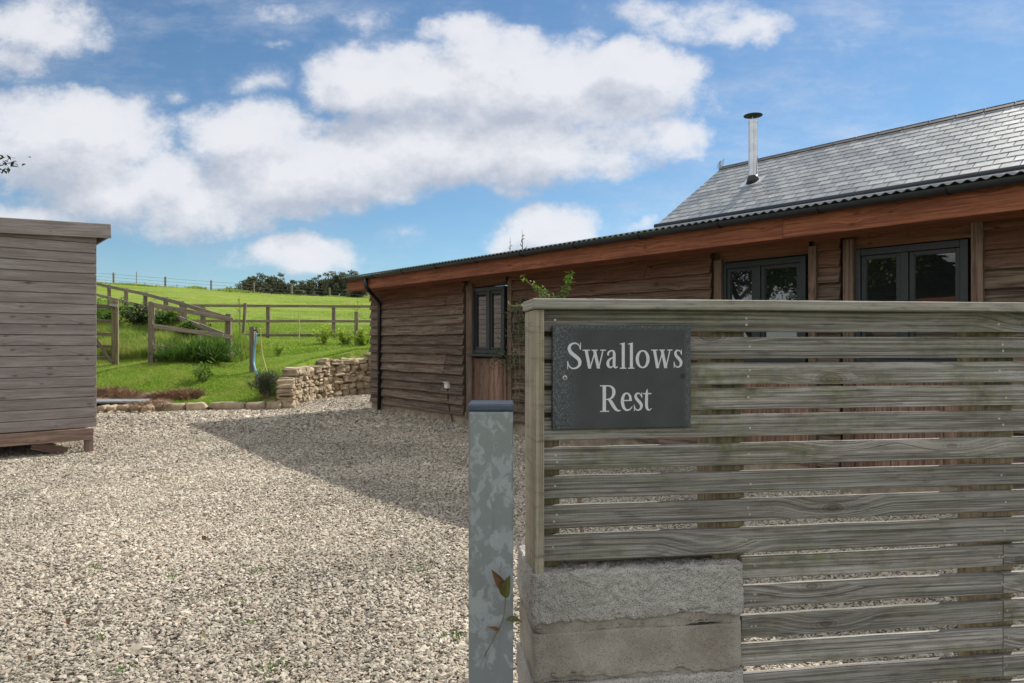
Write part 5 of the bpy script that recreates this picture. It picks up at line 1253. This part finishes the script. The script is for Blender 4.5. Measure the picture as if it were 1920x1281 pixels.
# =================================================================== TREES
def tree(name, base, H, R, label, seed, lean=0.0, crown='leaf_far', n=5200, L_=.3, flat=.45, trunks=1, group=None, cat_='tree', c0=.42, wind=0.0):
    rs = random.Random(seed); nr = np.random.default_rng(seed); base = Vector(base); t = thing(name, base, label, cat_, group=group)
    mb = MB(); ends = []
    for tn in range(trunks):
        b0 = base + Vector((rs.gauss(0, R * .25) if trunks > 1 else 0, rs.gauss(0, R * .2) if trunks > 1 else 0, -.3)); top = b0 + Vector((lean * H * .6 + rs.gauss(0, .05) * H, rs.gauss(0, .05) * H, H * c0 + .3)); r0 = H * .032
        m = b0.lerp(top, .5) + Vector((rs.gauss(0, .03) * H, 0, 0)); mb.tube([b0, m, top], [r0, r0 * .75, r0 * .55], 8)
        for k in range(7):
            a = k * 6.28 / 7 + rs.uniform(-.4, .4); q_ = rs.uniform(.35, .95)
            e_ = top + Vector((math.cos(a) * R * q_ + wind * R * .3, math.sin(a) * R * q_, (H - top.z + base.z) * (1 - .55 * q_) * rs.uniform(.55, .95)))
            c_ = top.lerp(e_, .5) + Vector((0, 0, .06 * H)); mb.tube([m.lerp(top, rs.uniform(.5, 1)), c_, e_], [r0 * .4, r0 * .22, r0 * .06], 6); ends += [e_, c_.lerp(e_, .5)]
            for j in range(2):
                e2 = c_ + Vector((rs.gauss(0, .35) * R, rs.gauss(0, .35) * R, rs.uniform(.05, .3) * H)); mb.tube([c_, e2], [r0 * .18, r0 * .04], 5); ends.append(e2)
    mb.build('trunk', 'bark', t)
    lf = MB(); cc = base + Vector((lean * H * .8 + wind * R * .25, 0, H * (c0 + (1 - c0) * .5)))
    cl = []
    for e_ in ends:
        for _ in range(2): cl.append((e_ + Vector((rs.gauss(0, .16) * R, rs.gauss(0, .16) * R, rs.gauss(0, .05) * H)), rs.uniform(.14, .30) * R))
    for i in range(n):
        c_, rr = cl[rs.randrange(len(cl))]; d_ = Vector([rs.gauss(0, 1) for _ in range(3)]).normalized() * rr * rs.uniform(.3, 1.0) ** .5; d_.z *= flat + .2
        p = c_ + d_
        top_lim = base.z + H * (1.0 - .0)
        if p.z > top_lim: p.z = top_lim - rs.uniform(0, .04) * H
        lf.leaf(p, [rs.gauss(0, 1) for _ in range(3)], (rs.gauss(0, .6), rs.gauss(0, .6), 1), L_ * rs.uniform(.6, 1.4), L_ * .6)
    lf.build('crown', crown, t); return t
far_t = [(447, 546, 8, 30, .6), (475, 527, 20, 32, .6), (508, 519, 26, 34, .5), (538, 527, 20, 28, .2), (566, 533, 15, 22, .1), (592, 523, 24, 30, -.2), (632, 515, 27, 32, 0), (655, 520, 20, 24, 0), (678, 535, 22, 25, .2), (710, 545, 20, 25, 0)]
labs = ['lowest bushy tree at the far left end of the hilltop row', 'low wind clipped tree second from the left of the hilltop row', 'tall dome shaped windswept tree third from the left on the hilltop', 'brownish windswept tree sloping down right of the tallest left dome',
        'small dark tree in the dip at the middle of the hilltop row', 'flat topped windswept tree right of the dip on the hilltop', 'tallest spreading windswept tree near the building eave', 'dark crowned tree squeezed between the tallest tree and the eave', 'partly hidden tree just under the corner of the eave', 'tree on the hilltop hidden behind the building corner']
for i, ((px, py, rp_, wpx, ln), lb) in enumerate(zip(far_t, labs)):
    Y = 125 + 6 * (i % 3); top = at(px, py - 5, Y); R_ = wpx * .78 / F * Y; gz_ = 4.2; H_ = top.z - gz_
    tree('windswept_tree', (top.x - R_ * .3, Y, gz_), H_, R_, lb, 50 + i, lean=.12, n=5600, L_=.40, flat=.4, trunks=2, group='windswept trees on the skyline', c0=.42, wind=.8)
# scrub under them
rs = random.Random(77)
for i in range(9):
    px = 430 + i * 30; Y = 119; b_ = at(px, 560 + i * 2.2, Y); b_.z = 4.4
    h_ = at(px, 545 + (px - 430) * .04, Y).z - b_.z
    tree('hedge_shrub', b_, max(h_, 1.2), 1.9, 'low dark hedge shrub under the hilltop trees', 90 + i, n=700, L_=.5, trunks=2, c0=.2, crown='leaf_far', group='hedge shrubs under the hilltop trees', cat_='shrub')
# tree beside the shed whose branch tip enters the picture
tr = tree('sycamore_tree', (-12.9, 10.6, 0), 6.0, 2.6, 'sycamore beyond the shed with one leafy twig reaching in at the left edge', 31, crown='leaf_dark', n=14000, L_=.12, flat=.8, c0=.36)
mb = MB(); lf = MB(); b0 = at(-60, 330, 10); e0 = at(30, 302, 10); mb.tube([Vector((-12.0, 10.5, 3.4)), at(-200, 345, 10.2), b0, e0], [.05, .03, .012, .003], 6); mb.tube([at(-40, 322, 10), at(14, 318, 10)], [.008, .002], 5)
rs = random.Random(4)
for k in range(70):
    f_ = rs.uniform(0, 1); p = b0.lerp(e0, f_) + Vector([rs.gauss(0, .06) for _ in range(3)]); lf.leaf(p, (rs.gauss(.5, 1), rs.gauss(0, 1), rs.gauss(-.2, .5)), (0, 0, 1), rs.uniform(.07, .12), .05)
mb.build('branch', 'bark', tr); lf.build('branch_leaves', 'leaf_dark', tr)
# things behind the camera that only the windows see
for i, (x_, y_, H_, R_) in enumerate(((-13, 5.2, 7.5, 3.6), (-15.5, 1.0, 8, 3.6), (-18, 7, 9, 4.2), (-16.2, 3.6, 8, 3.4), (-15, 8.4, 7.5, 3.0))):
    tree('garden_tree', (x_, y_, 0), H_, R_, ('broad garden tree mirrored in the glass, nearest the shed', 'broad garden tree behind the photographer, beside the outbuilding', 'broad garden tree beyond the sycamore, seen only in the glass', 'broad garden tree between the outbuilding and the shed, seen only in the glass', 'broad garden tree directly behind the sycamore, hidden by the shed')[i], 60 + i, crown='leaf_green', n=20000, L_=.13, flat=.95, c0=.22)
ob = thing('outbuilding', (-15, -5.5, 0), 'boarded outbuilding with a slate roof behind the photographer, mirrored in the large window', 'building', rz=rad(-20))
OM = XF[ob.name]; X_ = (OM @ Vector((1, 0, 0, 0))).to_3d(); Y_ = (OM @ Vector((0, 1, 0, 0))).to_3d(); O_ = OM.translation
mb = MB()
for k in range(17): mb.box(O_ + X_ * 0 + UP * (.08 + k * .15) + Y_ * .0, (Y_, X_, UP), (11, 6.0 + random.uniform(-.02, .02), .14))
mb.build('wall', 'clad_wood', ob)
mb = MB()
for k in range(18):
    for j in range(22):
        f_ = (k + .5) / 18
        for sg in (-1, 1): 
            dr = (X_ * sg * -3.3 + UP * 2.1).normalized(); nn_ = dr.cross(Y_).normalized(); nn_ = nn_ if nn_.z > 0 else -nn_
            mb.box(O_ + UP * (2.6 + 2.1 * f_) + X_ * sg * 3.3 * (1 - f_) + Y_ * (-5.5 + j * .53 + (k % 2) * .25) + nn_ * .01, (Y_, (dr - nn_ * .02).normalized(), nn_), (.52, .27, .012))
mb.build('roof', 'roof_slate', ob)

# =================================================================== LITTER AND WEEDS ON THE DRIVE
n = 2600; y = 1.6 + 11.5 * rng.uniform(0, 1, n) ** .8; x = rng.uniform(-.8, .35, n) * y; k = in_gravel(x, y, .1) & (vnoise(x * 1.4 + 5, y * 1.4, 31) > .52) & (x * M2.x + y * M2.y < 6.1); x = x[k]; y = y[k]
mb = MB(); rs = random.Random(5)
for a, b in zip(x, y):
    mb.leaf((a, b, float(gz(a, b)) + .012 + rs.uniform(0, .008)), (rs.gauss(0, 1), rs.gauss(0, 1), rs.gauss(0, .2)), (rs.gauss(0, .3), rs.gauss(0, .3), 1), rs.uniform(.008, .035), rs.uniform(.002, .008))
tag(mb.build('twig_litter', 'bark', loc=(-1, 5, 0)), 'fine dark twig and leaf crumbs strewn in drifts over the gravel', 'leaf litter', kind='stuff')
rs = random.Random(21)
lf_spots = [(388, 1017, 'curled rusty brown leaf alone in the middle of the drive', 'leaf_brown', .045), (84, 937, None, 'leaf_brown', .03), (62, 1086, None, 'leaf_brown', .028), (330, 868, None, 'leaf_brown', .04), (465, 846, None, 'leaf_brown', .045), (385, 1195, None, 'leaf_straw', .035),
            (130, 1172, None, 'leaf_brown', .03), (700, 1010, None, 'leaf_brown', .03), (775, 910, None, 'leaf_brown', .035), (600, 950, None, 'leaf_brown', .035), (60, 1235, None, 'leaf_brown', .025), (520, 1075, None, 'leaf_brown', .03), (657, 914, None, 'leaf_brown', .03),
            (604, 792, None, 'leaf_dark', .05), (815, 817, None, 'leaf_dark', .045), (530, 1000, None, 'leaf_straw', .03), (230, 1100, None, 'leaf_brown', .028), (835, 985, None, 'leaf_brown', .03), (40, 1150, None, 'leaf_straw', .03), (290, 1052, None, 'leaf_brown', .03)]
for (px, py, lb, mt, L_) in lf_spots:
    Y = groundY(py, .02); x_ = (px - CX) / F * Y; z_ = float(gz(x_, Y)) + .022; mb = MB()
    for k in range(2 if lb else 1): mb.leaf(Vector((x_, Y, z_ + .008 * k)), (rs.gauss(0, 1), rs.gauss(0, 1), .35), (rs.gauss(0, .5), -.5, 1), L_ * (1.2 if lb else 1) * rs.uniform(.8, 1.3), L_ * .75, .6)
    tag(mb.build('fallen_leaf', mt, loc=(x_, Y, z_)), lb or {'leaf_brown': 'small fallen brown leaf lying flat on the pale gravel', 'leaf_straw': 'small fallen straw coloured leaf lying on the pale gravel', 'leaf_dark': 'dark fallen leaf lying on the shaded gravel'}[mt], 'leaf', 'fallen leaves scattered on the drive')
def weed(px, py, r, n, lb, L_=.022, grp='small weeds in the gravel'):
    Y = groundY(py, .02); x_ = (px - CX) / F * Y; z_ = float(gz(x_, Y)) + .012; mb = MB()
    for k in range(n):
        a = rs.uniform(0, 6.28); q_ = r * rs.uniform(0, 1); mb.leaf(Vector((x_ + math.cos(a) * q_ * 1.6, Y + math.sin(a) * q_, z_)), (math.cos(a), math.sin(a), rs.uniform(.3, 1.6)), (0, 0, 1), L_ * rs.uniform(.6, 1.3), L_ * .42)
    tag(mb.build('weed', 'leaf_green', loc=(x_, Y, z_)), lb, 'weed', grp)
weed(180, 1066, .05, 26, 'flat green weed in the gravel at the left of the drive'); weed(322, 1080, .035, 16, 'green weed tuft in the gravel right of the flat one'); weed(484, 1073, .04, 20, 'green weed tuft in the gravel left of centre')
weed(448, 1128, .025, 12, 'tiny bright weed just below the left of centre tuft'); weed(228, 1250, .03, 12, 'small weed near the bottom edge at left'); weed(790, 1062, .11, 44, 'straggling patch of weeds close to the steel post'); weed(510, 1250, .09, 34, 'weed patch near the bottom edge left of the steel post')
weed(188, 1192, .03, 10, 'small weed low on the left of the drive'); weed(310, 897, .07, 22, 'low weed far out on the sunny gravel before the shed'); weed(858, 1190, .05, 18, 'weed tuft at the foot of the steel post'); weed(463, 1167, .03, 12, 'weed speck between the two tufts at bottom centre')
weed(732, 764 + 4, .10, 26, 'small leafy weed at the foot of the lodge wall near the downpipe', .06)
